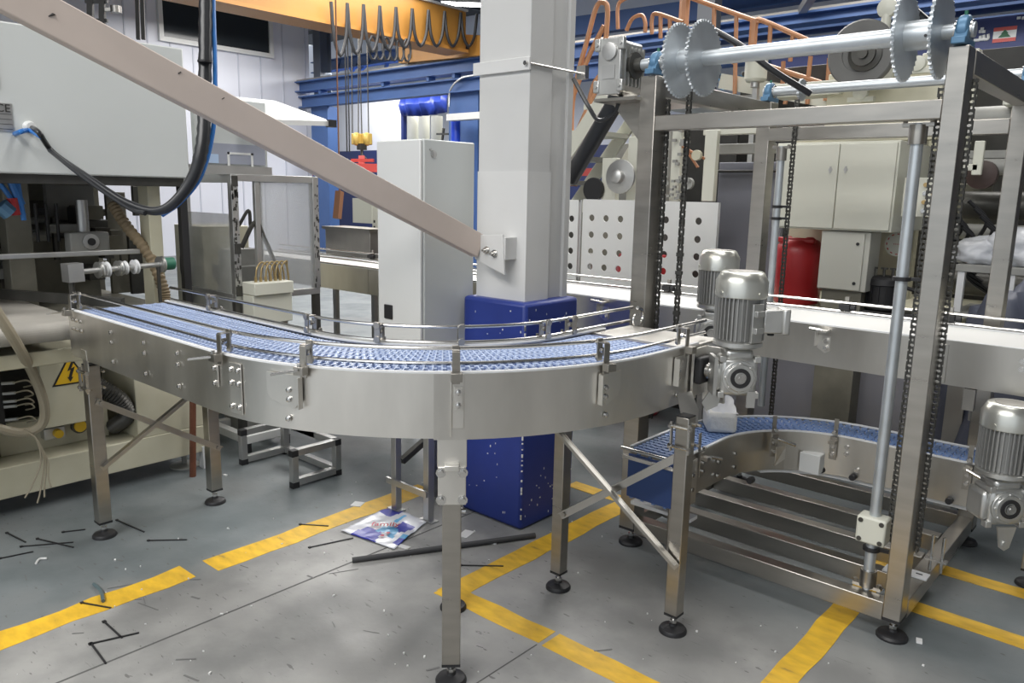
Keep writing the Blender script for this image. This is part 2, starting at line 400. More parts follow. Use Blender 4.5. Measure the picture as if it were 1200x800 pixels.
# carrier bed below the links
q = MB(); P_ = plan(RO-.02, y1=2.52); q.ribbon(P_, ZT-.014, ZT-.009, RO-RI-.035); q.build('belt_bed', BELTD, CC, label='deep blue underside of the belt')
def row_mesh(w, pitch, name, mats, n=17, bar_=.20):
    q = MB(); q.box((0, 0, 0), (w, pitch*bar_, .007))
    for j in range(n):
        x = -w/2+w*(j+.5)/n
        q.box((x, (pitch*.32 if j % 2 else -pitch*.32), 0), (w/n*.50, pitch*.40, .0085))
    q.i = 0
    return q.mesh(name, mats, (0, 0, 0), smooth=False)
RM = (RO+RI)/2; PT = .0254; W_ = RO-RI-.05
rowm = row_mesh(W_, PT, 'belt_row', BELTL, 15)
total = (CX-XS)+RM*PI/2+(2.52-CY); n = int((total-.04)/PT)
for i in range(n):
    s = .03+i*PT; p, t = frame_at(s, RM+.004); 
    inst('belt_row', rowm, (p.x, p.y, ZT-.006), CC, (0, 0, t+PI/2))
# end cross bar at left and transfer plate at right
q = MB(); q.bb((XS+.005, CY-RO+.01, ZT-.02), (XS+.022, CY-RI-.01, ZT-.002)); q.cyl((XS+.02, CY-RO+.02, ZT-.05), (XS+.02, CY-RI-.02, ZT-.05), .028); q.build('end_roller', STEEL, CC)
q = MB(); q.bb((CX+RI+.01, 2.53, ZT-.012), (CX+RO-.004, 2.80, ZT-.004)); q.build('transfer_plate', STEELP, CC, label='flat steel plate after the belt end')
q = MB(); q.bb((CX+RI+.01, 2.525, ZB+.02), (CX+RO-.01, 2.535, ZT-.01)); q.build('end_plate', STEELD, CC)
q = MB(); q.bb((XS-.03, CY-RO+.004, ZB+.01), (XS+.004, CY-RO+.012, ZT-.03)); q.build('end_plate', STEELP, CC); q = MB(); q.bb((XS-.03, CY-RI-.012, ZB+.01), (XS+.004, CY-RI-.004, ZT-.03)); q.build('end_plate', STEELP, CC)
# guard rails
def ext(P_, a=0., b=0.):
    p = [Vector(x) for x in P_]
    if a: p[0] = p[0]+(p[0]-p[1]).normalized()*a
    if b: p[-1] = p[-1]+(p[-1]-p[-2]).normalized()*b
    return p
for R, z, a, b in ((RO-.045, 1.13, .06, .13), (RO-.045, 1.082, -.03, .13), (RI-.005, 1.128, -.03, .22), (RI-.005, 1.072, -.03, .20)):
    q = MB(); P_ = ext(plan_z(R, z), a, b)
    q.tube(P_, .0065, 8); q.build('guard_rail', BRIGHT, CC)
q = MB(); c = Vector((CX+RI+.02, YE+.22, 1.09)); q.tube([c+Vector((.0, .05*math.sin(t), .038*math.cos(t))) for t in [i*PI/8 for i in range(9)]], .008, 8)
q.lathe(c+Vector((.01, -.02, -.01)), [(.028, -.004), (.03, .0), (.028, .004)], (1, 0, 0)); q.build('rail_end_clip', BRIGHT, CC)
# rail brackets
def rail_bracket(s, side, lever=1, z0=.98):
    R = RO+.006 if side > 0 else RI-.006
    p, t = frame_at(s, R); nr = Vector((math.sin(t), -math.cos(t), 0))*side; tg = Vector((math.cos(t), math.sin(t), 0))
    T = Matrix((tg, nr, Vector((0, 0, 1)))).transposed().to_4x4(); T.translation = (p.x, p.y, 0)
    q = MB(); q.T = T
    q.box((0, .006, ZT-.0+.02), (.024, .004, .10)); q.box((0, -.012, ZT+.072), (.022, .036, .004)); q.box((0, -.030, 1.105), (.022, .006, .075))
    q.lathe((0, -.034, 1.13), [(.013, -.004), (.013, .006)], (0, 1, 0), 10); q.lathe((0, -.034, 1.08), [(.013, -.004), (.013, .006)], (0, 1, 0), 10)
    q.box((0, .022, ZT-.004), (.034, .03, .026))
    b = q.build('rail_bracket', STEEL, CC, bev=.001)
    q = MB(); q.T = T; q.lathe((0, -.018, 1.105), [(.010, 0), (.010, .012), (.005, .013), (.005, .024)], (0, 1, 0), 8)
    if lever: q.bar((.0, .035, ZT+.0), (-.07*lever, .075, ZT-.012), .014, .006); q.tube([(0, .03, ZT-.01), (0, .03, ZT+.02)], .006, 6)
    q.build('clamp_lever', BRIGHT, b)
L1 = CX-XS; LA = RM*PI/2
for s, lv in ((.05, 1), (L1+.076, 1), (L1+.36, 1), (L1+.739, 0), (L1+1.142, 0), (L1+LA+.17, 0)): rail_bracket(s, 1, lv)
for s, lv in ((.45, 1), (L1-.03, 1), (L1+.40, 1), (L1+.79, 0), (L1+1.24, 1), (L1+LA+.05, 1)): rail_bracket(s, -1, lv)
# splice plates and mounting plates on the outer face
def onface(s, R=RO):
    p, t = frame_at(s, R); nr = Vector((math.sin(t), -math.cos(t), 0)); tg = Vector((math.cos(t), math.sin(t), 0))
    T = Matrix((tg, nr, Vector((0, 0, 1)))).transposed().to_4x4(); T.translation = (p.x, p.y, 0); return T
bolts = MB()
def bolt(T, x, z, r=.0075, off=.004):
    bolts.T = T; bolts.lathe((x, off, z), [(r*1.35, 0), (r*1.35, .002), (r, .002), (r, .008), (r*.5, .010)], (0, 1, 0), 8)
def splice(s, w=.075, h=.17, nm='splice_plate', bp=None, zc=None):
    T = onface(s); q = MB(); q.T = T; zc = zc or (ZT+ZB)/2
    q.box((0, .004, zc), (w, .004, h)); q.build(nm, STEELP, CC, bev=.001)
    for x, z in bp or [(a*w*.3, zc+e*h) for a in (-1, 1) for e in (.36, .10, -.36)]: bolt(T, x, z, off=.006)
splice(L1+.13, .06, .17)
T = onface(L1+.045); q = MB(); q.T = T; q.box((0, .005, .985), (.03, .006, .075)); q.build('slotted_plate', STEELP, CC, bev=.001); bolt(T, 0, 1.01, off=.008); bolt(T, 0, .96, off=.008)
for s in (.05, .09, .14, .45, .75, 1.02): 
    T = onface(s)
    for z in ((1.02, .98, .90) if s > .3 else (1.025, .985)): bolt(T, 0, z)
def hexplate(s, fl=1, w=.10, big=1):
    T = onface(s); q = MB(); q.T = T; z1, z0 = 1.035, .925
    prof = [(-w/2, .006, z1), (w/2, .006, z1), (w/2, .006, z0+.03), (w/2-.03, .006, z0), (-w/2+.012, .006, z0+.025), (-w/2, .006, z0+.05)]
    prof = [(x*fl, y, z) for x, y, z in prof]
    q.prism(prof, (0, .004, 0)); q.box((w/2*fl, .016, .98), (.004, .022, .10)); q.build('mounting_plate', STEELP, CC, label='bent plate with clipped corner')
    bolt(T, .02*fl, .985, off=.010); bolt(T, .02*fl, .955, off=.010); bolt(T, .01*fl, .89)
hexplate(L1+.30, 1, .13); hexplate(L1+1.16, -1, .09); hexplate(L1+LA+.14, -1, .08)
# vertical strap and ribs at the middle leg
smid = L1+.735
T = onface(smid); q = MB(); q.T = T; q.box((.012, .006, .975), (.036, .004, .17)); q.box((.012, .012, .985), (.026, .008, .07)); q.box((-.01, .012, .96), (.003, .012, .19)); q.build('joint_strap', STEELP, CC, bev=.001)
bolt(T, .012, 1.005, off=.016); bolt(T, .012, .965, off=.016)
bolts.build('bolt_heads', BRIGHT, CC, kind='stuff')
# legs
def leg(x, y, rz, w, ztop, fr=.052, zb=.075, parent=CC):
    q = MB(); q.box((x, y, (ztop+zb)/2), (w, w, ztop-zb), rz); l = q.build('leg', STEEL, parent, bev=.003)
    q = MB(); q.box((x, y, zb-.002), (w*1.02, w*1.02, .010), rz); q.box((x, y, ztop+.001), (w*.96, w*.96, .006), rz); q.build('end_cap', BLACK, l)
    foot(parent, x, y, zb, fr); return l
leg(-3.65, 1.30, 0, .058, .815); leg(-3.66, 1.85, 0, .058, .80)
leg(-1.69, 1.64, PI/4, .060, .74); leg(-2.02, 1.97, PI/4, .055, .80)
leg(-1.82, 2.38, 0, .050, .84); leg(-1.305, 2.42, 0, .052, .835)
def ubolt(x, y, z, w):
    q = MB()
    for dz in (0, -.075):
        q.cyl((x-w, y-.036, z+dz), (x+w, y-.036, z+dz), .006, 8); q.cyl((x-w, y+.036, z+dz), (x+w, y+.036, z+dz), .006, 8)
        for sx in (-w*.9, w*.9): q.lathe((x+sx, y-.036, z+dz), [(.011, -.006), (.011, .006)], (1, 0, 0), 6)
    q.box((x-w*.85, y-.034, z-.038), (.006, .012, .11)); q.box((x+w*.85, y-.034, z-.038), (.006, .012, .11))
    return q
ubolt(-3.65, 1.30, .785, .045).build('u_clamp', BRIGHT, CC); ubolt(-1.305, 2.42, .80, .042).build('u_clamp', BRIGHT, CC)
q = MB(); q.plate([(-3.61, 1.262, .80), (-3.57, 1.262, .80), (-3.54, 1.252, .84), (-3.55, 1.25, .90), (-3.60, 1.25, .90)], .005); q.build('leg_bracket', STEELP, CC)
q = MB(); q.plate([(-1.28, 2.46, .79), (-1.30, 2.50, .84), (-1.345, 2.52, .90), (-1.365, 2.45, .90), (-1.32, 2.43, .80)], .006); q.build('leg_bracket', STEELP, CC)
T = Matrix.Rotation(-PI/4, 4, 'Z'); T = Matrix.Translation((-1.69, 1.64, 0)) @ Matrix.Rotation(PI/4, 4, 'Z')
q = MB(); q.T = T; q.box((0, -.038, .70), (.088, .008, .125)); 
for z in (.745, .655):
    q.box((0, .0, z), (.0, 0, 0)); 
lb = q.build('leg_bracket', STEELP, CC, bev=.002, label='square clamp plate with four bolts')
q = MB(); q.T = T; q.box((0, -.034, .81), (.092, .006, .10)); q.box((0, -.05, .765), (.045, .03, .018)); q.build('leg_bracket', STEELP, CC, bev=.002, label='bright upper clamp plate')
q = MB(); q.T = T
for x in (-.034, .034):
    for z in (.655, .745): q.lathe((x, -.042, z), [(.016, 0), (.016, -.004), (.009, -.004), (.009, -.014)], (0, 1, 0), 10)
q.lathe((.03, -.0, .60), [(.008, 0), (.008, .014)], (1, 0, 0), 8)
q.build('bolt_heads', BRIGHT, lb, kind='stuff')
# cross braces
def brace(a, b, w=.028):
    q = MB(); a, b = Vector(a), Vector(b); q.bar(a, b, .004, w); d = (b-a).normalized(); 
    q.bar(a+Vector((.012, 0, 0))+Vector((0, 0, w/2)), b+Vector((.012, 0, 0))+Vector((0, 0, w/2)), .024, .004)
    for p in (a+d*.02, b-d*.02): q.lathe(p, [(.010, -.012), (.010, .012)], (1, 0, 0) if abs(d.y) > abs(d.x) else (0, 1, 0), 8)
    return q.build('cross_brace', STEELQ, CC)
brace((-3.615, 1.30, .652), (-3.63, 1.88, .29)); brace((-3.62, 1.30, .335), (-3.64, 1.88, .68))
def brace2(a, b, w=.03):
    q = MB(); a, b = Vector(a), Vector(b); q.bar(a, b, .004, w, up=(0, 0, 1)); d = (b-a).normalized()
    q.bar(a+Vector((0, -.012, w/2)), b+Vector((0, -.012, w/2)), .024, .004)
    for p in (a+d*.02, b-d*.02): q.lathe(p, [(.010, -.012), (.010, .012)], (0, 1, 0), 8)
    return q.build('cross_brace', STEELQ, CC)
brace2((-1.83, 2.35, .685), (-1.285, 2.385, .275)); brace2((-1.80, 2.355, .33), (-1.30, 2.46, .70))
# drive shaft bearing at the right end
q = MB(); q.bb((-1.372, 2.56, .87), (-1.362, 2.66, 1.05)); q.bb((-1.37, 2.655, .84), (-1.28, 2.665, 1.05)); q.build('bearing_plate', STEELP, CC, bev=.001)
q = MB(); q.box((-1.345, 2.60, .97), (.03, .085, .10)); b_ = q.build('flange_bearing', BLACK, CC, bev=.008, label='black square flange bearing')
q = MB(); q.lathe((-1.325, 2.60, .97), [(.03, 0), (.03, .012), (.018, .014), (.018, .06)], (1, 0, 0)); q.build('shaft', BRIGHT, b_)

# ================================================================== GEAR MOTORS
def gear_motor(label, group=None):
    r = thing('gear_motor', (0, 0, 0), label, 'motor', group)
    q = MB(); q.box((0, 0, 0), (.13, .115, .14)); q.box((0, 0, .08), (.10, .10, .04)); q.box((-.075, 0, 0), (.03, .10, .11)); q.build('gearbox_housing', GALV, r, bev=.014)
    q = MB(); q.lathe((0, -.052, 0), [(.062, 0), (.062, .012), (.05, .014), (.05, .020)], (0, -1, 0), 28)
    for k in range(8):
        a_ = k*PI/4; q.lathe((.05*math.cos(a_), -.064, .05*math.sin(a_)), [(.007, 0), (.007, .006)], (0, -1, 0), 8)
    for x, z in ((-1, -1), (1, -1), (1, 1), (-1, 1)): q.box((x*.062, -.045, z*.066), (.022, .03, .022))
    q.build('output_flange', GALV, r, bev=.002)
    q = MB(); q.lathe((0, -.066, 0), [(.036, 0), (.036, .010), (.022, .010), (.022, 0)], (0, -1, 0), 24); q.build('oil_seal', BLACK, r)
    q = MB(); q.lathe((0, -.064, 0), [(.018, 0), (.018, .016), (.008, .016), (.008, .02)], (0, -1, 0), 16); q.build('output_shaft', BRIGHT, r)
    q = MB(); q.lathe((0, 0, .10), [(.055, 0), (.075, .006), (.088, .012), (.088, .026), (.076, .034)], n=32); q.build('motor_flange', GALV, r)
    q = MB(); q.lathe((0, 0, .13), [(.074, 0), (.074, .165)], n=32)
    for k in range(36):
        a_ = 2*PI*k/36
        if abs(((a_-(-1.05)+PI) % (2*PI))-PI) < .35: continue
        q.box((.081*math.cos(a_), .081*math.sin(a_), .213), (.018, .0035, .155), a_)
    q.build('motor_body', mat('motor_fin_grey', (.33, .33, .32), .45, .4), r, label='grey motor body with vertical cooling fins')
    q = MB(); a_ = -1.05
    for z in (.175, .235): q.box((.088*math.cos(a_), .088*math.sin(a_), z), (.03, .035, .022), a_)
    q.box((.084*math.cos(a_), .084*math.sin(a_), .20), (.012, .05, .14), a_); q.build('lifting_lug', GALV, r, bev=.002)
    q = MB(); q.lathe((0, 0, .285), [(.088, 0), (.092, .004), (.092, .058), (.076, .088), (.070, .092), (.0, .092)], n=36)
    for k in range(4):
        a_ = .5+k*PI/2; q.lathe((.091*math.cos(a_), .091*math.sin(a_), .305), [(.006, 0), (.006, .005)], (math.cos(a_), math.sin(a_), 0), 8)
    q.build('fan_cowl', mat('silver_cowl_paint', (.62, .62, .57), .3, .8), r)
    q = MB(); q.lathe((0, 0, .378), [(.052, -.001), (.052, .001)], n=24); q.build('cowl_grille', STEELD, r)
    q = MB(); q.box((.105, -.02, .205), (.07, .085, .085)); tb = q.build('terminal_box', GALV, r, bev=.006)
    q = MB(); q.box((.150, -.02, .205), (.028, .095, .095)); q.build('lid', GALV, tb, bev=.008)
    q = MB(); q.cyl((.11, -.02, .15), (.11, -.02, .165), .012); q.build('cable_gland', BLACK, tb)
    return r
gm = gear_motor('large silver gear motor standing upright at the curved conveyor drive end', 'silver upright gear motors')
gm2 = dup(gm); gm3 = dup(gm)
gm.location = (-1.235, 2.64, .965); gm.rotation_euler[2] = .70
gm2.location = (-1.68, 3.335, .985); gm2.rotation_euler[2] = .3; gm2['label'] = 'smaller looking silver gear motor behind, in front of the perforated white guard'
gm3.location = (-.455, 3.245, .515); gm3.rotation_euler[2] = .75; gm3['label'] = 'silver gear motor low at the right edge, driving the lower conveyor'
q = MB(); q.T = Matrix.Translation(gm3.location) @ Matrix.Rotation(.75, 4, 'Z')
q.plate([(-.035, -.066, -.07), (.035, -.066, -.07), (.018, -.066, -.15), (0, -.066, -.162), (-.018, -.066, -.15)], .008); q.lathe((0, -.07, -.135), [(.012, 0), (.012, .006)], (0, -1, 0), 10)
q.T = Matrix.Identity(4)
ORG[gm3] = Vector(gm3.location)
o = q.build('torque_arm', GALV, None); o.parent = gm3; o.matrix_parent_inverse = Matrix.Rotation(-.75, 4, 'Z') @ Matrix.Translation(-Vector(gm3.location))
# torque arm below the big motor
tm = Matrix.Translation(gm.location) @ Matrix.Rotation(.70, 4, 'Z')
q = MB(); q.T = tm; q.plate([(-.07, .03, -.05), (-.03, .03, -.05), (-.05, .03, -.13), (-.09, .03, -.15), (-.11, .03, -.12)], .008); q.box((-.085, -.01, -.0), (.012, .09, .14)); q.plate([(.03, -.06, -.05), (.06, -.06, -.05), (.06, -.06, -.11), (.03, -.06, -.11)], .01)
o = q.build('torque_arm', GALV, None, kind='stuff'); o.parent = gm; o.matrix_parent_inverse = tm.inverted()
# ================================================================== LIFT FRAME
LX0, LX1, LY0, LY1, TW, TD, LZ = -1.872, -.717, 2.91, 4.03, .062, .088, 2.092
LF = thing('lift_frame', (-1.3, 3.5, 0), 'tall stainless steel lift frame with chains, sprockets and shafts on top', 'lift frame')
def fb(nm, a, b, lab=None, m=STEEL, bev=.003):
    q = MB(); q.bb(a, b); return q.build(nm, m, LF, bev=bev, label=lab)
for x, y, TW in ((LX0-.008, LY0, .078), (LX1, LY0, .062), (LX1, LY1, .068), (LX0, LY1, .075)):
    fb('post', (x, y, .085), (x+TW, y+TD, LZ)); 
    q = MB(); q.box((x+TW/2, y+TD/2, .083), (TW*1.01, TD*1.01, .012)); q.build('end_cap', BLACK, LF)
    foot(LF, x+TW/2, y+TD/2, .085, .056)
TW = .068
fb('top_beam', (LX0+TW, LY0+.004, 1.868), (LX1, LY0+.06, 1.93)); fb('top_beam', (LX0+TW, LY1, 1.895), (LX1, LY1+.06, 1.96))
for x in (LX0, LX1): fb('top_beam', (x+.003, LY0+TD, 2.01), (x+TW-.003, LY1, 2.089))
fb('base_beam', (LX0+TW, LY0+.004, .07), (LX1, LY0+.064, .142)); fb('base_beam', (LX0+TW, LY1+.004, .07), (LX1, LY1+.064, .142))
for x in (LX0, LX1): fb('base_beam', (x+.004, LY0+TD, .07), (x+TW-.004, LY1, .142))
for y in (3.17, 3.42, 3.69): fb('base_beam', (LX0+TW, y, .07), (LX1, y+.06, .142))
for a, b in (((-.80, 3.17, .144), (-.735, 3.235, .152)), ((-.713, 3.20, .143), (-.645, 3.26, .151))):
    o = fb('fixing_plate', a, b, 'white fixing plate with a slot', IVORY, .001)
    q = MB(); q.bb(((a[0]+b[0])/2-.012, a[1]+.028, b[2]), ((a[0]+b[0])/2+.012, a[1]+.036, b[2]+.001)); q.build('slot', BLACK, o)
# pillow blocks
def pillow(x, y, z):
    q = MB(); q.lathe((x, y, z), [(.022, -.022), (.030, -.022), (.046, -.014), (.048, 0), (.046, .014), (.030, .022), (.022, .022)], (1, 0, 0), 24); q.box((x, y, z-.038), (.042, .135, .022)); q.prism([(x-.02, y-.05, z-.03), (x-.02, y+.05, z-.03), (x-.02, y+.03, z+.02), (x-.02, y-.03, z+.02)], (.04, 0, 0))
    o = q.build('pillow_block', BLUEB, LF, bev=.003, label='blue pillow block bearing')
    q = MB(); q.lathe((x, y, z), [(.032, -.026), (.032, .026)], (1, 0, 0), 20); q.build('bearing_insert', BRIGHT, o)
    q = MB(); q.lathe((x, y, z+.046), [(.006, 0), (.006, .014)], (0, 0, 1), 8); q.build('grease_nipple', GREENP, o)
SY, SZ = 2.955, 2.145; pillow(LX0+.045, SY, SZ); pillow(LX1+.03, SY, SZ); pillow(LX0+.045, 4.07, 2.145); pillow(LX1+.04, 4.07, 2.145)
q = MB(); q.cyl((-2.0, SY, SZ), (-1.70, SY, SZ), .024, 20); q.cyl((-1.71, SY, SZ), (-.75, SY, SZ), .030, 24); q.cyl((-.76, SY, SZ), (-.655, SY, SZ), .024, 20); q.build('drive_shaft', ZINC, LF, label='long zinc plated shaft across the top')
q = MB(); q.cyl((-1.86, 4.07, 2.145), (-.66, 4.07, 2.145), .024, 20); q.build('rear_shaft', ZINC, LF)
def sprocket(x, r, th, y=SY, z=SZ, nt=44, nm='sprocket'):
    q = MB(); pts = []
    for i in range(nt*4):
        a_ = 2*PI*i/(nt*4); rr = r if i % 4 in (0, 1) else r-.009*(r/.147)
        pts.append((x-th/2, y+rr*math.cos(a_), z+rr*math.sin(a_)))
    q.prism(pts, (th, 0, 0)); o = q.build(nm, ZINC, LF, label='toothed zinc plated sprocket disc' if r > .1 else None); return o
s1 = sprocket(-1.72, .147, .010); s2 = sprocket(-1.615, .147, .010); s3 = sprocket(-.864, .147, .010); s4 = sprocket(-.754, .147, .010); sprocket(-1.66, .055, .012, 4.07, 2.145, 16)
for a, b in ((-1.715, -1.62), (-.859, -.759)):
    q = MB(); q.cyl((a, SY, SZ), (b, SY, SZ), .048, 28)
    q.build('hub', ZINC, s2 if a < -1 else s3)
    q = MB(); q.lathe((b-.03, SY-.046, SZ-.012), [(.005, -.003), (.005, .003)], (0, 1, 0), 8); q.build('set_screw', BLACK, s2 if a < -1 else s3)
def chain(x, y, z0, z1, y1=None, att=()):
    y1 = y if y1 is None else y1; n_ = int((z1-z0)/.019); q = MB()
    for i in range(n_):
        f = i/n_; z = z0+i*.019; yy = y+(y1-y)*f
        if i % 2:
            for dx in (-.0095, .0095): q.box((x+dx, yy, z), (.003, .015, .031))
        else:
            for dx in (-.0062, .0062): q.box((x+dx, yy, z), (.003, .015, .031))
        if i % 1 == 0: q.box((x, yy, z+.0095), (.023, .009, .009))
    for z in att: q.box((x, y, z), (.030, .016, .016))
    return q.build('roller_chain', DARKS, LF, kind='stuff')
chain(-1.735, SY+.115, .86, 2.13, att=[1.35, 1.27, 1.18, 1.09, 1.0]); chain(-1.795, 2.998, .62, 2.02); chain(-1.905, 2.99, .9, 1.85)
chain(-.652, 3.012, .35, 2.02); chain(-.752, 3.03, .35, 2.0); chain(-1.66, 4.025, .35, 2.10)
# guide rods with clamp collars and bearing blocks
def rod(x, y, z0, z1, r, collars=True, block=None, zb=()):
    q = MB(); q.cyl((x, y, z0), (x, y, z1), r, 18); o = q.build('guide_rod', ZINC, LF)
    for z in ((z0+.01, z1-.07) if collars else (z1-.07,)):
        q = MB(); q.lathe((x, y, z), [(r*1.45, 0), (r*1.45, .065)], n=20); q.box((x, y, z+(.0 if z < 1 else .065)), (r*5, .03, .012))
        for s in (-1, 1): q.lathe((x+s*r*2.1, y-.005, z+(.0 if z < 1 else .06)), [(.009, 0), (.009, .018)], n=6)
        q.build('collar', STEEL, o)
    for z in zb:
        q = MB(); q.lathe((x, y, z-.008), [(r*1.5, 0), (r*1.5, .014)], n=16); q.bar((x, y, z), (x+.06, y+.01, z), .016, .012); q.build('clamp_ring', BLACK, o)
    return o
r1 = rod(-.80, 2.99, .142, 1.862, .0205, zb=(.305, 1.33)); r2 = rod(-1.69, 3.955, .5, 1.86, .018, False, zb=(1.56, 1.50))
q = MB(); q.box((-.80, 2.985, .385), (.105, .075, .105)); o = q.build('bearing_block', CREAML, LF, bev=.008, label='cream block clamped round the guide rod')
q = MB()
for x in (-.037, .037):
    for z in (-.037, .037): q.lathe((-.80+x, 2.947, .385+z), [(.009, 0), (.009, -.003), (.004, -.003)], (0, 1, 0), 12)
q.build('bolt_heads', DARKS, o, kind='stuff')
# carriage bits at the right rear
q = MB(); q.cyl((-.66, 3.30, .15), (-.66, 3.30, .30), .006, 8); q.cyl((-.62, 3.30, .15), (-.62, 3.30, .30), .006, 8); q.box((-.64, 3.30, .20), (.08, .03, .008)); q.build('lift_hook', BRIGHT, LF)
# worm gearbox at the top left on its console
WG = thing('worm_gearbox', (-2.0, 2.94, 1.99), 'cast aluminium worm gearbox on top of the left post, round seal above', 'gearbox')
q = MB(); q.bb((-2.055, 2.86, 2.03), (-1.955, 3.04, 2.245)); q.build('housing', GALV, WG, bev=.012)
q = MB(); q.bb((-2.06, 2.852, 2.02), (-1.945, 2.866, 2.25))
for x in (-2.062, -1.943):
    for z in (2.055, 2.225): q.box((x, 2.856, z), (.030, .022, .05))
q.build('front_plate', GALV, WG, bev=.004)
q = MB(); q.lathe((-2.0, 2.85, 2.195), [(.036, 0), (.036, -.008), (.024, -.010)], (0, 1, 0), 24); q.build('seal_cover', ALU, WG)
q = MB(); q.bb((-2.035, 2.848, 2.085), (-1.97, 2.851, 2.14)); q.build('rating_plate', ALU, WG)
q = MB()
for i in range(6): q.bb((-1.955, 2.88+i*.028, 2.06), (-1.94, 2.89+i*.028, 2.22))
for x in (-2.062, -1.943):
    for z in (2.055, 2.225): q.lathe((x, 2.845, z), [(.008, 0), (.008, -.006)], (0, 1, 0), 8)
q.build('ribs', GALV, WG, kind='stuff')
q = MB(); q.lathe((-1.95, SY, SZ), [(.055, 0), (.055, .018), (.030, .020), (.030, .05)], (1, 0, 0), 24); q.build('output_flange', DARKS, WG)
q = MB(); q.bb((-2.08, 2.86, 1.995), (-1.87, 3.05, 2.008)); q.plate([(-1.885, 2.98, 1.995), (-2.06, 2.98, 1.995), (-1.885, 2.98, 1.80)], .008); q.build('console_plate', STEEL, WG)
q = MB(); q.tube(smooth_path([(-2.16, 2.9, 1.78), (-2.2, 2.9, 1.74), at(672, 92, X=-2.3), at(690, 125, X=-2.2), at(702, 141, X=-2.12), at(720, 132, X=-2.05), at(728, 112, X=-2.02)][2:]), .010, 8); tag(q.build('power_cable', HOSE), 'black cable drooping from the grey column to the worm gearbox', 'cable')
q = MB(); a, b = at(722, 118, Y=3.12), at(668, 210, Y=3.16); q.tube([a, b], .042, 18); q.tube([a, a+(a-b).normalized()*.05], .047, 18); tag(q.build('motor_cylinder', mat('black_cylinder_paint', (.02, .022, .026), .4)), 'thick black slanting cylinder under the worm gearbox beside the column', 'cylinder')
q = MB(); q.tube(smooth_path([at(818, 30, Y=3.25), at(835, 35, Y=3.3), at(870, 55, Y=3.35), at(905, 82, Y=3.4), at(950, 110, Y=3.5)]), .014, 10); tag(q.build('flexible_conduit', HOSE), 'black conduit running behind the left pair of sprockets', 'cable')
q = MB(); q.tube(smooth_path([at(1054, 14, Y=3.05), at(1062, 5, Y=3.06), at(1075, 16, Y=3.08), at(1092, 30, Y=3.12), at(1112, 42, Y=3.25)]), .015, 10); tag(q.build('flexible_conduit', HOSE), 'black conduit looped over the right pair of sprockets', 'cable')

# ================================================================== STRAIGHT UPPER CONVEYOR
UY0, UY1, UT, UB = 3.40, 3.84, 1.062, .885
UC = thing('straight_conveyor', (-2.5, 3.62, 0), 'long straight stainless conveyor with white belt running behind the column', 'conveyor')
xs = [-6.2, -4.35, -2.9, -1.62, -.755, .9]
for i in range(5):
    a, b = xs[i]+.002, xs[i+1]-.002; dz = (0, 0, 0, 0, .004)[i]
    q = MB(); q.bb((a, UY0, UB+dz), (b, UY0+.004, UT+dz)); q.build('side_panel', STEELQ, UC)
q = MB(); q.bb((-6.2, UY1-.004, UB), (.9, UY1, UT)); q.build('side_panel', STEELP, UC, label='far side panel')
q = MB(); q.bb((-6.2, UY0+.004, UT-.004), (.9, UY0+.02, UT+.006)); q.bb((-6.2, UY1-.02, UT-.004), (.9, UY1-.004, UT+.006)); q.build('guide_strip', IVORY, UC)
q = MB(); q.bb((-6.2, UY0+.02, UT-.01), (.9, UY1-.02, UT)); q.build('belt', BELTW, UC, label='white conveyor belt')
for z in (1.112, 1.07+.0):
    q = MB(); q.cyl((-6.2, UY1+.02, z), (.9, UY1+.02, z), .0065, 8); q.build('guard_rail', BRIGHT, UC)
for x in (-4.9, -3.9, -2.25, -1.27, -.82, -.1):
    q = MB(); q.box((x, UY1+.04, 1.095), (.02, .012, .09)); o = q.build('rail_bracket', STEEL, UC); 
    q = MB(); q.box((x, UY1+.015, 1.093), (.05, .03, .026)); q.lathe((x+.03, UY1+.01, 1.093), [(.014, 0), (.014, .02)], (1, 0, 0), 10); q.build('clamp_knob', BLACK, o)
for z in (1.115, 1.075):
    q = MB(); q.cyl((-5.9, UY0-.02, z), (-2.8, UY0-.02, z), .006, 8); q.build('guard_rail', BRIGHT, UC)
bm_ = MB()
def ubolts(x, zz): 
    for z in zz: bm_.lathe((x, UY0, z), [(.012, 0), (.012, -.002), (.0085, -.002), (.0085, -.010)], (0, 1, 0), 8)
for c0 in (-1.62, -.755):
    w_ = .085
    q = MB(); q.bb((c0-w_ if c0 < -1 else c0-.055, UY0-.004, UB+.01), (c0+w_ if c0 < -1 else c0+.045, UY0, UT-.012)); q.build('splice_plate', STEELQ, UC, bev=.001)
    for x in ((-.06, -.03, .03, .06) if c0 < -1 else (-.03, .025)): ubolts(c0+x, (1.03, 1.0, .91))
for x in (-.46, -3.6, -4.2): ubolts(x, (1.02, .99))
bm_.build('bolt_heads', BRIGHT, UC, kind='stuff')
for x in (-1.19, -4.05, -2.35):
    q = MB(); q.prism([(x-.03, UY0-.006, 1.02), (x+.025, UY0-.006, 1.02), (x+.025, UY0-.006, .955), (x+.005, UY0-.006, .945), (x-.03, UY0-.006, .965)], (0, .005, 0)); q.box((x-.032, UY0-.02, 1.01), (.004, .03, .07)); q.box((x+.0, UY0-.03, 1.045), (.04, .05, .008)); o = q.build('mounting_plate', STEELP, UC)
    q = MB(); q.lathe((x+.008, UY0-.008, 1.0), [(.009, 0), (.009, -.012)], (0, 1, 0), 8); q.lathe((x+.008, UY0-.008, .97), [(.009, 0), (.009, -.012)], (0, 1, 0), 8); q.tube([(x, UY0-.05, 1.05), (x-.05, UY0-.06, 1.055)], .007, 8); q.build('clamp_lever', BRIGHT, o)
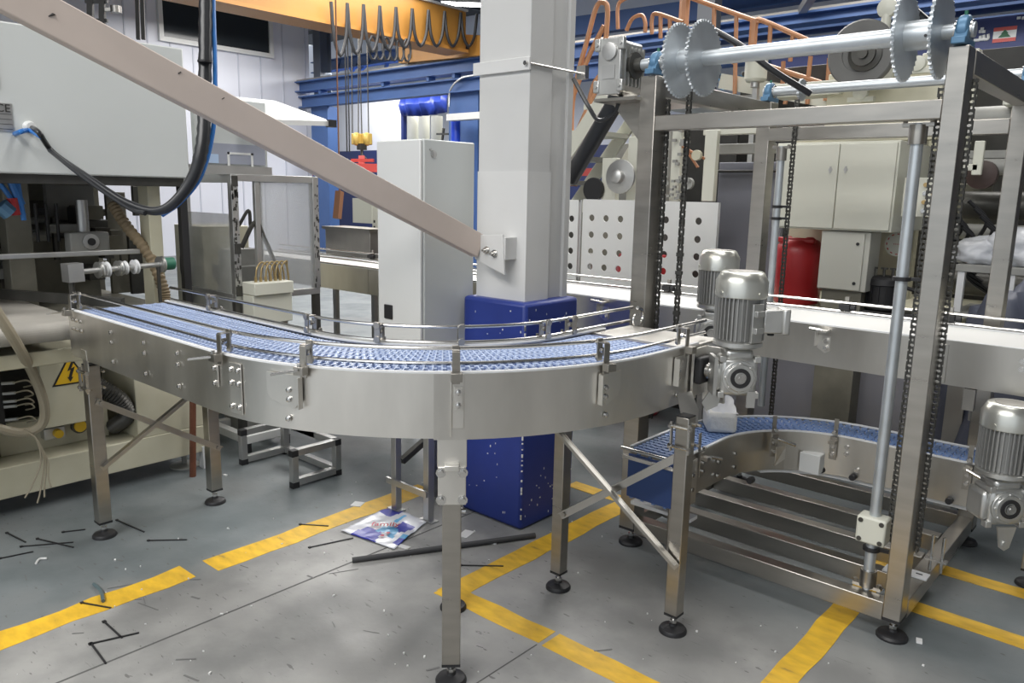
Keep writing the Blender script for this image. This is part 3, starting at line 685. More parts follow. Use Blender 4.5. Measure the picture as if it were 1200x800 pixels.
for x, y in ((-.38, UY1-.05), (-3.95, UY0+.03), (-3.95, UY1-.06), (-5.5, UY0+.03), (-2.75, UY0+.04)):
    leg(x, y, 0, .06, UB, .05, parent=UC)
q = MB(); q.bb((-.64, UY0+.0, .80), (-.60, UY0+.03, .885)); q.cyl((-.61, UY0+.01, .76), (-.61, UY0+.01, .82), .006, 8); q.build('bracket', STEELD, UC)

# ================================================================== LOWER CURVED CONVEYOR
LT, LB, LW = .60, .425, .235
lx0, ly1 = -1.41, 3.36; rn = .40; lcx, lcy = lx0+rn, ly1-rn
LC = thing('lower_conveyor', (-1.1, 3.2, 0), 'low curved steel conveyor with narrow blue belt inside the lift frame', 'conveyor')
def lplan(off, y0=2.60, x1=-.30, n=20): # off: distance from the near edge towards the far edge
    R = rn+off; pts = [(lx0-off, y0), (lx0-off, (y0+lcy)/2)]
    pts += [(lcx-R*math.cos(t), lcy+R*math.sin(t)) for t in [i*PI/2/n for i in range(n+1)]]
    return pts+[(-.7, ly1+off), (x1, ly1+off)]
q = MB(); P_ = lplan(0); q.ribbon(P_[:14], LB, LT, .004); q.build('side_panel', STEELQ, LC)
q = MB(); q.ribbon(P_[13:24], LB, LT, .004); q.build('side_panel', STEELQ, LC)
q = MB(); q.ribbon([(-.87, ly1-.001), (x_ := -.30, ly1-.001)], LB, LT, .004); q.build('side_panel', STEELQ, LC)
q = MB(); q.ribbon(lplan(LW), LB, LT, -.004); q.build('side_panel', STEELP, LC, label='far side panel')
q = MB(); q.ribbon(lplan(-.001), LT, LT+.006, .012); q.ribbon(lplan(LW+.001), LT, LT+.006, -.012); q.build('guide_strip', IVORY, LC, label='white plastic strip along the top edges')
q = MB(); q.ribbon(lplan(.012), LT-.014, LT-.006, LW-.024); q.build('belt_bed', BELTP, LC)
Lr = rn+LW/2; PT = .030; rl = row_mesh(LW-.026, PT, 'belt_row', BELTM, 8, .52); s_a = lcy-2.60; s_b = Lr*PI/2; tot = s_a+s_b+(-.30-lcx); n = int(tot/PT)
for i in range(n):
    s = .012+i*PT
    if s < s_a: p, t = (lx0-LW/2, 2.60+s), PI/2
    elif s < s_a+s_b: u = (s-s_a)/Lr; p, t = (lcx-Lr*math.cos(u), lcy+Lr*math.sin(u)), PI/2-u
    else: p, t = (lcx+s-s_a-s_b, ly1+LW/2), 0
    inst('belt_row', rl, (p[0], p[1], LT-.004), LC, (0, 0, t+PI/2))
# nose: rows wrapping down at the infeed end
for k in range(9):
    z = LT-.03-k*.0254*.8
    inst('belt_row', rl, (lx0-LW/2, 2.585, z), LC, (PI/2, 0, 0))
q = MB(); q.bb((lx0-LW+.01, 2.575, LT-.20), (lx0-.01, 2.582, LT-.02)); q.T = Matrix.Translation((0, .012, 0)); q.build('belt_bed', BELTD, LC)
q = MB(); q.cyl((lx0-LW-.02, 2.565, LT+.0), (lx0+.02, 2.565, LT+.0), .007, 10); q.bb((lx0-LW-.01, 2.56, LT-.04), (lx0+.01, 2.575, LT-.026)); q.build('end_bar', BRIGHT, LC)
q = MB(); q.bb((lx0+.002, 2.56, LB-.03), (lx0+.008, 2.72, LT-.02)); q.build('end_plate', STEELP, LC, bev=.001)
bm_ = MB()
for (x, y, z, d) in ((-1.04, ly1, .56, 0), (-1.04, ly1, .53, 0), (-.90, ly1, .55, 0), (-.90, ly1, .52, 0), (-.90, ly1, .45, 0), (-.99, ly1, .47, 0), (-1.15, ly1-.03, .46, 0)): bm_.lathe((x, y, z), [(.010, 0), (.010, -.010)], (0, 1, 0), 8)
for y in (2.62, 2.68, 2.9, 3.05):
    for z in (.46, .52): bm_.lathe((lx0+.005, y, z), [(.010, 0), (.010, .010)], (1, 0, 0), 8)
bm_.build('bolt_heads', BRIGHT, LC, kind='stuff')
def lbr(x, y, nx, ny, lever=True):
    n_ = Vector((nx, ny, 0)); t_ = Vector((-ny, nx, 0)); T = Matrix((t_, n_, Vector((0, 0, 1)))).transposed().to_4x4(); T.translation = (x, y, 0)
    q = MB(); q.T = T; q.box((0, .014, LT-.05), (.03, .004, .10)); q.box((0, -.0, LT+.04), (.018, .004, .075)); q.box((0, .03, LT-.02), (.03, .03, .014)); o = q.build('rail_bracket', STEEL, LC)
    q = MB(); q.T = T
    for z in (LT+.02, LT-.075, LT-.04): q.lathe((0, .016, z), [(.008, 0), (.008, .010)], (0, 1, 0), 8)
    if lever: q.tube([(0, .05, LT-.01), (.075, .06, LT-.035)], .007, 8)
    q.build('clamp_lever', BRIGHT, o)
lbr(-1.09, ly1-.01, 0, -1, False); lbr(-1.30, 3.20, .70, -.714); lbr(lx0, 2.74, 1, 0); lbr(-.58, ly1, 0, -1, True)
q = MB(); q.plate([(-1.30+.04, 3.14, .56), (-1.24, 3.19, .56), (-1.24, 3.19, .50), (-1.27, 3.16, .47), (-1.30+.04, 3.14, .49)], .005); q.build('mounting_plate', STEELP, LC)
q = MB()
q.tube([(lx0-.09, 2.70, .45), (lx0-.09, 2.70, .15)], .010, 8)
for x, y in ((-.76, 3.45),): q.bb((x-.015, y-.015, .142), (x+.015, y+.015, LB+.01))
q.build('support', STEELD, LC, kind='stuff')
q = MB(); q.bb((lx0-LW-.06, 2.72, .30), (lx0-.01, 2.78, .315)); q.build('tray', IVORY, LC)
for x in (-1.13, -1.0, -1.30, -.63):
    q = MB(); q.lathe((x, ly1-.014 if x > -1.2 else 3.0, LB+.015), [(.013, -.016), (.015, 0), (.013, .016)], (0, 1, 0), 10); q.build('knob', BLACK, LC)
# return channel below the panel
q = MB(); q.ribbon(lplan(.02)[10:], LB-.02, LB-.008, LW-.03); q.build('return_guide', IVORY, LC)
# junction box on the panel
JB = thing('junction_box', (-1.17, 3.30, .42), 'small white junction box mounted on the lower conveyor side', 'box')
q = MB(); q.box((-1.165, 3.315, .475), (.085, .055, .085)); q.build('housing', WHITE, JB, bev=.004)
q = MB(); q.box((-1.165, 3.283, .475), (.088, .010, .088)); q.build('lid', WHITE, JB, bev=.003)
for z in (.455, .495):
    q = MB(); q.lathe((-1.207, 3.315, z), [(.012, 0), (.010, -.012), (.006, -.018)], (1, 0, 0), 12); q.build('cable_grommet', WHITE, JB)

# ================================================================== TISSUE PACK
c = Vector((-1.485, 3.065, LT+.003)); TP = thing('tissue_pack', c, 'white wrapped tissue pack with blue print lying on the lower conveyor belt', 'pack')
q = MB(); q.T = Matrix.Translation(c) @ Matrix.Rotation(.62, 4, 'Z'); q.box((0, .03, .042), (.128, .15, .088)); q.build('tissue_block', TISSUE, TP, bev=.016)
q = MB(); q.T = Matrix.Translation(c) @ Matrix.Rotation(.62, 4, 'Z')
P_ = []
random.seed(5)
for i in range(7):
    for j in range(6):
        u, v = i/6, j/5
        P_.append((-.06+.125*u+random.uniform(-.004, .004), -.035+.16*v, .080+.035*math.sin(u*PI)*(v)+.035*u*v+random.uniform(-.006, .006)))
q.add(P_, [(i*6+j, (i+1)*6+j, (i+1)*6+j+1, i*6+j+1) for i in range(6) for j in range(5)]); q.add([(x, y, z-.0012) for x, y, z in P_], [(i*6+j, i*6+j+1, (i+1)*6+j+1, (i+1)*6+j) for i in range(6) for j in range(5)])
q.build('wrapper', WRAP, TP, label='crumpled white wrapper standing open')
q = MB(); q.T = Matrix.Translation(c) @ Matrix.Rotation(.62, 4, 'Z'); q.box((-.055, .03, .05), (.006, .13, .04)); q.box((.055, .05, .035), (.005, .09, .06)); q.box((-.03, .045, .076), (.05, .12, .006)); q.build('blue_print', INKB, TP, bev=.003)

# ================================================================== COLUMN
q = MB(); q.bb((-2.655, 2.74, 1.0), (-2.345, 2.90, 6.0)); q.bb((-2.655, 2.90, 1.0), (-2.362, 3.02, 6.0)); q.bb((-2.655, 3.02, 1.0), (-2.345, 3.06, 6.0)); CO = q.build('column', COLP, bev=.004); struct(CO)
q = MB(); q.bb((-2.657, 2.737, 1.1), (-2.343, 2.905, 1.70)); q.build('painted_band', COLW, CO)
q = MB(); q.bb((-2.70, 2.688, 0), (-2.295, 3.09, 1.105)); q.build('plinth', BLUEP, CO, bev=.018, label='glossy blue painted square plinth')
random.seed(11); q = MB()
for i in range(90):
    if random.random() < .6: x, y = -2.295+.0005, random.uniform(2.69, 3.08); s = (.0012, .006*random.random()+.002, .008*random.random()+.003)
    else: x, y = random.uniform(-2.69, -2.30), 2.688-.0005; s = (.006*random.random()+.002, .0012, .008*random.random()+.003)
    q.box((x, y, random.choice((random.uniform(.05, 1.08), random.gauss(.95, .1), random.gauss(.2, .1))) % 1.08), s)
for i in range(40): q.box((-2.295, 2.688, random.uniform(.05, 1.08)), (.006, .006, random.uniform(.004, .02)))
q.build('paint_chips', WHITE, CO, kind='stuff')
z = at(592, 78, Y=2.74).z
q = MB(); q.bb((-2.68, 2.722, z-.028), (-2.335, 2.736, z+.028)); cs = q.build('clamp_bar', COLW, CO, bev=.002, label='flat white clamp bar round the column')
q = MB(); q.cyl((-2.338, 2.73, z-.0), (-2.335, 3.10, z-.0), .006, 8); q.lathe((-2.35, 2.722, z), [(.010, 0), (.010, -.014)], (0, 1, 0), 8); q.box((-2.31, 3.08, z), (.05, .03, .06)); q.build('threaded_rod', BRIGHT, cs)
# ================================================================== DIAGONAL BEAM
e1 = at(560, 288, Y=2.66); e0 = at(-30, -28, D=2.15)
DB = thing('diagonal_beam', e1, 'long pinkish grey steel beam sloping down to a bolted plate on the column', 'beam')
d = (e0-e1).normalized(); up = Vector((0, 0, 1)); side = d.cross(up).normalized()
q = MB(); q.bar(e1, e1+d*3.4, .045, .112); bmn = q.build('beam_body', PINK, DB, bev=.004)
q = MB(); 
for k, (t, o_) in enumerate(((.3, .0), (.62, .03), (.9, -.02), (1.35, .025), (1.5, .03), (1.9, -.01), (2.1, .01))):
    c = e1+d*t+Vector((0, 0, o_)); q.T = Matrix.Identity(4); q.bar(c, c+Vector((.008*(k-3), .003*k, .006+.004*(k % 3))), .0465, .003)
q.build('scuff_marks', DARK, bmn, kind='stuff')
pl = [at(559, 275, Y=2.655), at(589, 275, Y=2.655), at(591, 322, Y=2.655), at(574, 313, Y=2.655), at(556, 303, Y=2.655)]
q = MB(); q.prism([tuple(p) for p in pl], (0, .008, 0)); cp = q.build('end_plate', COLW, DB, bev=.001, label='pale bolted end plate')
q = MB(); q.bb((-2.46, 2.66, 1.30), (-2.40, 2.74, 1.40)); q.build('stub', COLP, DB)
for px, py in ((571, 293), (580, 297)):
    p = at(px, py, Y=2.655); q = MB(); q.lathe(p, [(.018, 0), (.018, -.006), (.012, -.006), (.012, -.02), (.006, -.02), (.006, -.034)], (0, 1, 0), 12); q.build('bolt', BRIGHT, cp)

# ================================================================== WHITE CABINET ON ITS STAND
zc = 1.835
CB = thing('control_cabinet', (-2.88, 2.60, 0), 'tall white control cabinet on a grey tube stand beside the column', 'cabinet')
q = MB(); q.bb((-3.04, 2.45, .60), (-2.72, 2.78, zc)); q.build('body', HOUSE, CB, bev=.006)
q = MB(); q.bb((-3.035, 2.432, .61), (-2.725, 2.447, zc-.004)); dr = q.build('door', WHITE, CB, bev=.004)
q = MB(); q.bb((-2.985, 2.424, .985), (-2.925, 2.433, 1.055)); q.build('latch', BLACK, dr, bev=.004)
q = MB(); q.lathe((-2.72, 2.51, 1.77), [(.018, 0), (.018, .003), (.012, .006)], (1, 0, 0), 14); q.lathe((-2.72, 2.49, 1.79), [(.006, 0), (.006, .004)], (1, 0, 0), 8); q.build('round_badge', ALU, CB)
for x, y in ((-2.92, 2.44), (-2.70, 2.46), (-2.92, 2.70), (-2.72, 2.66)):
    q = MB(); q.box((x, y, .305), (.038, .038, .60)); l = q.build('leg', ALU, CB, bev=.002); q = MB(); q.box((x, y, .004), (.09, .05, .008)); q.build('foot_plate', ALU, l)
q = MB(); q.bb((-2.96, 2.405, .145), (-2.66, 2.42, .175)); q.build('cross_bar', ALU, CB)
q = MB(); q.bar((-2.9, 2.46, .26), (-2.9, 2.72, .38), .03, .03); q.build('cross_bar', DARKS, CB)
# ================================================================== LEFT PACKAGING MACHINE
MX = -4.18
PM = thing('packaging_machine', (-4.9, 1.2, 0), 'large packaging machine with grey white upper housing and cream lower body', 'machine')
def pb(nm, a, b, m, lab=None, bev=.004, parent=PM):
    q = MB(); q.bb(a, b); return q.build(nm, m, parent, bev=bev, label=lab)
hs = pb('housing', (-5.7, -.6, 1.645), (MX, 2.07, 2.315), HOUSE, 'smooth grey white upper housing', .008)
pb('seam_panel', (MX, -.4, 2.02), (MX+.006, .985+.22, 2.30), HOUSE, None, .002, hs)
q = MB(); p = at(8, 137, X=MX+.004); q.bb((MX, p.y-.12, p.z-.065), (MX+.004, at(15, 137, X=MX).y, p.z+.06)); rp = q.build('rating_plate', ALU, hs, label='grey rating plate with ruled lines')
q = MB(); 
for i in range(4): q.bb((MX+.004, p.y-.12, p.z-.055+i*.022), (MX+.005, p.y+.02, p.z-.053+i*.022))
q.build('ruled_lines', DARK, rp, kind='stuff')
RX = Matrix(((0, 0, 1), (1, 0, 0), (0, 1, 0))) # text facing +X
o = text_mesh('CE', .05, (MX+.0065, at(3, 127, X=MX).y, at(3, 127, X=MX).z), RX, hs, DARK)
q = MB(); p = at(33, 149, X=MX); q.lathe((MX, p.y, p.z), [(.026, 0), (.028, .02), (.020, .028), (.020, .05)], (1, 0, 0), 20); q.build('hose_inlet', WHITE, hs)
pb('housing_underside', (-5.7, -.6, 1.60), (MX-.03, 2.05, 1.645), DARKS)
# legs / pillars of the machine
for y0, y1, x in ((1.30, 1.42, -4.75), (1.90, 1.97, -4.45), (.75, .87, -4.9), (1.38, 1.46, -5.5), (1.95, 2.05, -5.5)): pb('pillar', (x, y0, .3), (x+.12, y1, 1.62), CREAM if x > -4.5 else OLIVE)
pb('cross_rail', (-4.40, -.3, 1.235), (-4.37, 1.86, 1.262), ALU, 'thin aluminium cross rail')
pb('cross_rail', (-4.95, -.3, 1.35), (-4.88, 1.9, 1.40), DARKS)
pb('cross_rail', (-5.5, -.3, 1.50), (-5.4, 2.0, 1.60), OLIVE)
q = MB(); 
for i in range(3): q.cyl((-4.62, 1.44+i*.05, 1.30), (-4.62, 1.44+i*.05, 1.50), .009, 8)
q.build('guide_pins', BLACK, PM)
q = MB(); q.cyl((-4.60, 1.66, 1.25), (-4.60, 1.66, 1.52), .030, 16); q.build('vertical_cylinder', ALU, PM)
q = MB(); q.box((-4.56, 1.66, 1.29), (.09, .20, .12)); cb_ = q.build('bearing_housing', MGREY, PM, bev=.008)
q = MB(); q.lathe((-4.515, 1.66, 1.30), [(.042, 0), (.042, .01), (.022, .012)], (1, 0, 0), 20); q.build('bearing_cap', ALU, cb_)
q = MB(); q.lathe((-4.50, 1.66, 1.30), [(.020, 0), (.020, .005)], (1, 0, 0), 16); q.build('bearing_bore', BLACK, cb_)
# clutter of the mechanism behind the rail
random.seed(21); mm = [MB(), MB(), MB()]
for i in range(150):
    y = random.uniform(.3, 1.95); z = random.uniform(1.06, 1.45); x = random.uniform(-5.4, -4.7)
    k = i % 3
    if random.random() < .5: mm[k].box((x, y, z), (random.uniform(.04, .2), random.uniform(.03, .16), random.uniform(.03, .12)))
    elif random.random() < .5: mm[k].cyl((x, y-.1, z), (x, y+.1, z), random.uniform(.01, .03), 10)
    else: mm[k].cyl((x, y, z-.12), (x, y, z+.12), random.uniform(.006, .02), 8)
for q, m_ in zip(mm, (DARKS, MGREY, OLIVE)): q.build('mechanism', m_, PM, kind='stuff')
pb('rear_plate', (-5.72, -.6, .3), (-5.68, 1.25, 1.6), MGREY); pb('rear_plate', (-5.6, .9, .94), (-5.56, 2.0, 1.26), DARKS); pb('rear_plate', (-5.0, 1.5, .94), (-4.95, 1.86, 1.30), OLIVE); pb('rear_plate', (-5.66, 1.45, .94), (-5.61, 2.0, 1.60), DARKS); pb('rear_plate', (-5.05, 1.62, 1.28), (-5.0, 1.88, 1.60), MGREY)
pb('inner_deck', (-5.6, -.6, .90), (-4.3, 2.0, .94), OLIVE)
# shaft with cable wheels
a, b = at(76, 320, X=-4.15), at(196, 309, X=-4.22); dd = (b-a)
q = MB(); q.cyl(a, b, .014, 14); q.bar(a+dd*.0, a+dd*.14, .07, .09); q.bar(a+dd*.3, a+dd*.36, .05, .05); sh = q.build('wheel_shaft', ALU, PM)
for f, m_, r_ in ((.31, GALV, .042), (.375, IVORY, .040), (.50, GALV, .040), (.55, IVORY, .036), (.66, IVORY, .038), (.93, GALV, .045)):
    q = MB(); c = a+dd*f; q.lathe(c, [(r_, -.009), (r_*.8, -.003), (r_*.8, .003), (r_, .009)], tuple(dd), 22); q.build('pulley_wheel', m_, sh)
q = MB(); q.cyl(a+dd*.94, a+dd*1.06, .034, 16); q.build('green_cap', GREENP, sh, label='green motor end')
q = MB(); c = a+dd*.9; q.cyl(c, (c.x, c.y, .94), .010, 8); c = a+dd*.05; q.cyl(c, (c.x, c.y, .94), .014, 8); q.build('shaft_post', DARKS, PM)
pb('outfeed_guide', (-4.95, 1.02, 1.02), (-4.12, 1.06, 1.10), OLIVE)
q = MB(); q.bar((-4.9, 1.0, 1.06), (-4.05, 1.62, 1.02), .03, .05); q.build('guide_arm', DARKS, PM)
q = MB(); q.T = Matrix.Identity(4); P_ = smooth_path([(-4.55, 1.80, 1.50), (-4.45, 1.83, 1.38), (-4.35, 1.90, 1.22), (-4.28, 1.93, 1.05), (-4.26, 1.93, .96)], 14)
q.tube(P_, .03, 12, rr=[.032 if i % 2 else .026 for i in range(len(P_))]); q.build('ribbed_hose', RIBT, PM, label='tan ribbed suction hose')
# canvas belt table
pb('table_bed', (-5.0, -.6, .955), (-3.80, 1.335, .985), DARKS)
q = MB(); q.bb((-5.0, -.6, .985), (-3.80, 1.335, .999)); n_ = 14
for i in range(n_):
    a0, a1 = PI/2-PI*i/n_, PI/2-PI*(i+1)/n_
    q.prism([(-3.80+.044*math.cos(a0), -.6, .955+.044*math.sin(a0)), (-3.80+.044*math.cos(a1), -.6, .955+.044*math.sin(a1)), (-3.80, -.6, .955)], (0, 1.935, 0))
q.build('canvas_belt', CANVAS, PM, label='worn grey canvas transfer belt round its roller')
pb('table_beam', (-5.0, -.6, .80), (-3.83, 1.36, .868), CREAM, 'cream beam under the canvas belt')
# lower body
pb('base_sill', (-4.9, -.6, .10), (MX, 2.09, .255), CREAM, 'cream base sill')
pb('lower_plate', (-4.86, 1.70, .255), (MX-.004, 2.085, .80), CREAM)
pb('shade_block', (-5.2, -.6, .255), (-4.62, 2.08, .90), DARK, 'dark block painting the shade inside the machine body')  # near-black block imitates the shade of the open bay
pb('sign_panel', (MX-.06, 1.255, .41), (MX, 1.50, .83), CREAM, 'cream door panel carrying the voltage sign')
pb('inner_panel', (-4.40, 1.10, .255), (-4.36, 1.62, .42), CREAM)
pb('left_body', (-4.5, -.6, .255), (MX-.02, 1.02, .80), OLIVE)
p0 = at(82, 433, X=MX); q = MB(); s_ = .175
tri = [(MX, p0.y-s_/2, p0.z-.075), (MX, p0.y+s_/2, p0.z-.075), (MX, p0.y, p0.z+.078)]
q.prism(tri, (.002, 0, 0)); sg = q.build('warning_triangle', BLACK, PM, label='black edged yellow high voltage warning triangle')
cen = Vector((MX, p0.y, p0.z-.025)); q = MB(); q.prism([tuple(cen+(Vector(v)-cen)*.84) for v in tri], (.003, 0, 0)); q.build('yellow_field', YEL, sg)
q = MB(); bolt_ = [(.008, .058), (-.014, .005), (.002, .012), (-.010, -.030), (-.016, -.028), (-.004, -.056), (.012, -.030), (.004, -.030), (.022, .026), (.004, .018), (.020, .054)]
q.prism([(MX+.0031, p0.y+y, p0.z-.01+z*.9) for y, z in bolt_], (.0012, 0, 0)); q.build('lightning_bolt', BLACK, sg)
# connectors, hoses and wires of the open bay
q = MB(); q.bb((-4.30, .98, .44), (-4.22, 1.10, .70)); cn = q.build('connector_block', BLACK, PM)
for i, z in enumerate((.66, .61, .57, .545, .48)):
    q = MB(); q.cyl((-4.22, 1.10, z), (-4.20, 1.15, z), .008, 8); q.build('connector', ALU, cn)
    q = MB(); q.tube(smooth_path([(-4.20, 1.14, z), (-4.17, 1.19, z+.01), (-4.19, 1.22, z-.02), (-4.25, 1.20, z-.04)]), .004, 6); q.build('wire', HOSET, cn)
q = MB(); q.tube(smooth_path([at(-25, 330, X=-3.70), at(-4, 365, X=-3.70), at(18, 400, X=-3.74), at(40, 440, X=-3.9), at(52, 475, X=-3.95), at(48, 498, X=-3.98), at(25, 507, X=-4.0), at(-10, 500, X=-4.0)]), .022, 10); tag(q.build('power_cable', HOSET), 'thick beige cable looping in front of the open machine bay', 'cable')
q = MB()
for i, (dx, ln) in enumerate(((0, .30), (.02, .28), (-.03, .26), (.04, .24))):
    a = at(28, 503, X=-3.98); q.tube(smooth_path([a, a+Vector((.02, .04, -.05)), a+Vector((.03, .06+dx*.4, -.16)), a+Vector((.04, .03+dx, -ln)), a+Vector((.05, .01+dx*1.6, -ln-.05))]), .004, 5)
tag(q.build('frayed_wires', HOSET, kind=None), 'frayed grey wires hanging from the beige cable loop', 'wire'); 
q = MB(); P_ = smooth_path([(-4.3, 1.50, .60), (-4.22, 1.55, .56), (-4.2, 1.63, .48), (-4.24, 1.67, .38), (-4.35, 1.64, .30)], 16); q.tube(P_, .04, 12, rr=[.045 if i % 2 else .037 for i in range(len(P_))]); q.build('ribbed_hose', DARKS, PM, label='dark grey ribbed hose')
for (px, py, r_, m_) in ((67, 507, .022, YEL), (92, 498, .040, DARKS), (92, 498, .030, YEL)):
    p = at(px, py, X=-4.30); q = MB(); q.lathe(p, [(r_, 0), (r_, .02+(.01 if m_ is YEL else 0))], (1, 0, 0), 18); q.build('valve_knob', m_, PM)
p = at(62, 506, X=-4.33); q = MB(); q.box(p, (.06, .10, .06)); q.build('valve_body', ALU, PM, bev=.004)
q = MB(); q.cyl((-4.3, 2.0, .01), (-4.3, 2.0, .11), .014, 10); q.lathe((-4.3, 2.0, 0), [(.085, 0), (.085, .006), (.03, .018)], n=22); q.build('foot_pad', MGREY, PM)
q = MB(); q.bb((-4.22, 2.05, .0), (-4.17, 2.12, .13)); q.build('end_bracket', IVORY, PM)
# pneumatic bits top left
for (a, b, m_, r_) in (((10, 205), (25, 240), BLUEH, .02), ((0, 215), (28, 252), BLUEH, .012), ((14, 232), (18, 252), RED, .025), ((0, 240), (12, 250), BLUEB, .04), ((20, 210), (28, 258), BLUEH, .012)):
    q = MB(); q.cyl(at(*a, X=-4.4), at(*b, X=-4.4), r_, 10); q.build('air_fitting', m_, PM)
# tall black upright and reddish tube in front of the guard
q = MB(); q.bb((-4.33, 2.06, .95), (-4.29, 2.10, 1.62)); q.build('black_upright', BLACK, PM)
q = MB(); q.cyl(at(226, 455, X=-4.1), at(226, 560, X=-4.1), .018, 10); q.build('rusty_tube', RUST, PM)

# hoses over the machine
q = MB(); P_ = smooth_path([at(243, -60, D=3.35), at(241, 0, D=3.35), at(240, 100, D=3.33), at(237, 170, D=3.3), at(222, 215, D=3.3), at(190, 246, D=3.3), at(150, 238, D=3.35), at(100, 205, D=3.45), at(62, 178, D=3.6), at(46, 156, X=-3.98), at(38, 150, X=-4.13)], 10)
q.tube(P_, .026, 14, rr=[(.029 if i % 2 else .026) if i < 34 else max(.012, .026-.0004*(i-34)) for i in range(len(P_))]); hz = tag(q.build('corrugated_hose', HOSE), 'thick black hose looping down from the top to the grey housing', 'hose')
q = MB(); P2 = smooth_path([at(58, 176, D=3.58), at(100, 209, D=3.43), at(150, 243, D=3.33), at(170, 250, D=3.28)], 8); q.tube(P2, .010, 8); o = q.build('inner_cable', HOSE, hz)
q = MB(); q.lathe(at(240, 72, D=3.31), [(.030, -.004), (.030, .004)], n=14); q.build('zip_tie', BLACK, hz)
q = MB(); q.tube(smooth_path([at(253, -60, D=3.4), at(250, 0, D=3.38), at(252, 80, D=3.36), at(250, 150, D=3.35), at(236, 205, D=3.33), at(212, 236, D=3.34), at(190, 252, D=3.36)]), .010, 8); tag(q.build('air_hose', BLUEH), 'blue air hose running down beside the thick black hose', 'hose')
q = MB(); q.tube(smooth_path([at(-30, 185, D=4.0), at(0, 166, D=4.1), at(20, 156, X=-4.12), at(34, 153, X=-4.11), at(48, 160, X=-3.98)]), .011, 8); tag(q.build('air_hose', BLUEH), 'short blue air hose curving into the housing inlet at the left edge', 'hose')

# ================================================================== GUARD FRAME WITH ACRYLIC PANELS
GF = thing('guard_frame', (-4.4, 2.7, 0), 'aluminium guard frame with clear acrylic panels at the end of the packaging machine', 'guard')
gx = -4.25; ya = at(277, 270, X=gx).y; yb = at(371, 270, X=gx).y; zt_ = at(370, 207, X=gx).z; zb_ = .98
def gb(nm, a, b, m=ALU, lab=None): 
    q = MB(); q.bb(a, b); return q.build(nm, m, GF, bev=.002, label=lab)
for y in (ya, yb): gb('profile_post', (gx-.045, y-.02, zb_), (gx, y+.022, zt_-.0))
gb('profile_post', (gx-.7, yb-.02, zb_), (gx-.66, yb+.02, zt_)); gb('profile_post', (gx-.62, ya-.02, zb_), (gx-.58, ya+.02, zt_)); gb('profile_post', (gx-.04, (ya+yb)/2-.14, zb_), (gx-.01, (ya+yb)/2-.11, zt_))
gb('profile_rail', (gx-.04, ya, zt_-.04), (gx-.004, yb, zt_-.0)); gb('profile_rail', (gx-.04, ya-.02, zb_-.04), (gx-.004, yb+.02, zb_-.0)); gb('profile_rail', (gx-.66, yb, zt_-.04), (gx-.04, yb+.02, zt_)); gb('profile_rail', (gx-.60, ya-.02, zb_-.04), (gx-.04, ya, zb_)); gb('profile_rail', (gx-.60, ya-.02, zt_-.05), (gx-.04, ya, zt_))
gb('acrylic_pane', (gx-.022, (ya+yb)/2-.10, zb_), (gx-.017, yb-.02, zt_-.04), ACRY, 'clear acrylic pane')
o = gb('acrylic_door', (gx-.60, ya-.012, zb_-.12), (gx-.05, ya-.007, 1.45), ACRF, 'dusty acrylic door with black handle')
q = MB(); p = at(217, 310, Y=ya-.03); q.tube(smooth_path([p+Vector((-.0, .012, .075)), p+Vector((0, -.02, .06)), p+Vector((.0, -.02, -.06)), p+Vector((0, .012, -.075))], 6), .010, 8); q.build('door_handle', BLACK, o)
for z in (zb_+.02, zt_-.04, 1.25):
    q = MB(); q.bb((gx-.002, ya-.018, z-.03), (gx+.006, ya+.02, z+.03)); q.build('corner_joint', DARKS, GF)
random.seed(4); q = MB()
for i in range(60):
    z = random.uniform(zb_, zt_-.05); y = ya+random.uniform(-.018, .018); q.box((gx+.0005, y, z), (.002, random.uniform(.003, .012), random.uniform(.006, .035)))
for i in range(40):
    z = random.uniform(zb_, zt_-.05); y = yb+random.uniform(-.018, .018); q.box((gx+.0005, y, z), (.002, random.uniform(.003, .010), random.uniform(.006, .03)))
q.build('paint_residue', DARKS, GF, kind='stuff')
gb('acrylic_pane', (gx-.66, yb+.006, zb_), (gx-.04, yb+.010, zt_-.04), ACRY, 'clear acrylic pane')
q = MB(); q.bb((gx-.60, ya-.02, .30), (gx-.56, ya+.02, zb_)); q.bb((gx-.05, ya-.02, .02), (gx-.01, ya+.02, zb_-.04)); q.bb((gx-.05, yb-.02, .02), (gx-.01, yb+.02, zb_-.04)); q.build('lower_post', DARKS, GF, kind='stuff')
q = MB(); q.bar((gx-.02, ya+.05, zb_-.10), (gx-.02, yb-.02, zb_-.35), .02, .03); q.build('brace', DARKS, GF)
# fittings tray
FT = thing('fittings_tray', (gx+.06, ya+.16, zb_), 'white plastic tray with a bundle of bronze air fittings on the guard frame', 'tray')
q = MB(); q.bb((gx-.0, ya+.02, zb_+.003), (gx+.14, ya+.28, zb_+.075)); q.build('tray', CREAML, FT, bev=.004)
q = MB(); q.bb((gx-.0, ya+.02, zb_-.17), (gx+.12, ya+.28, zb_-.0)); q.build('lower_box', CREAML, FT, bev=.004)
for i in range(6):
    y = ya+.07+i*.033; q = MB(); q.cyl((gx+.07, y, zb_+.07), (gx+.07, y, zb_+.105), .009, 8); q.tube(smooth_path([(gx+.07, y, zb_+.10), (gx+.07, y+.012, zb_+.16), (gx+.065, y+.05, zb_+.19), (gx+.06, min(y+.09, ya+.29), zb_+.15), (gx+.06, min(y+.10, ya+.30), zb_+.05)], 5), .005, 6); q.build('air_fitting', COPPER, FT)
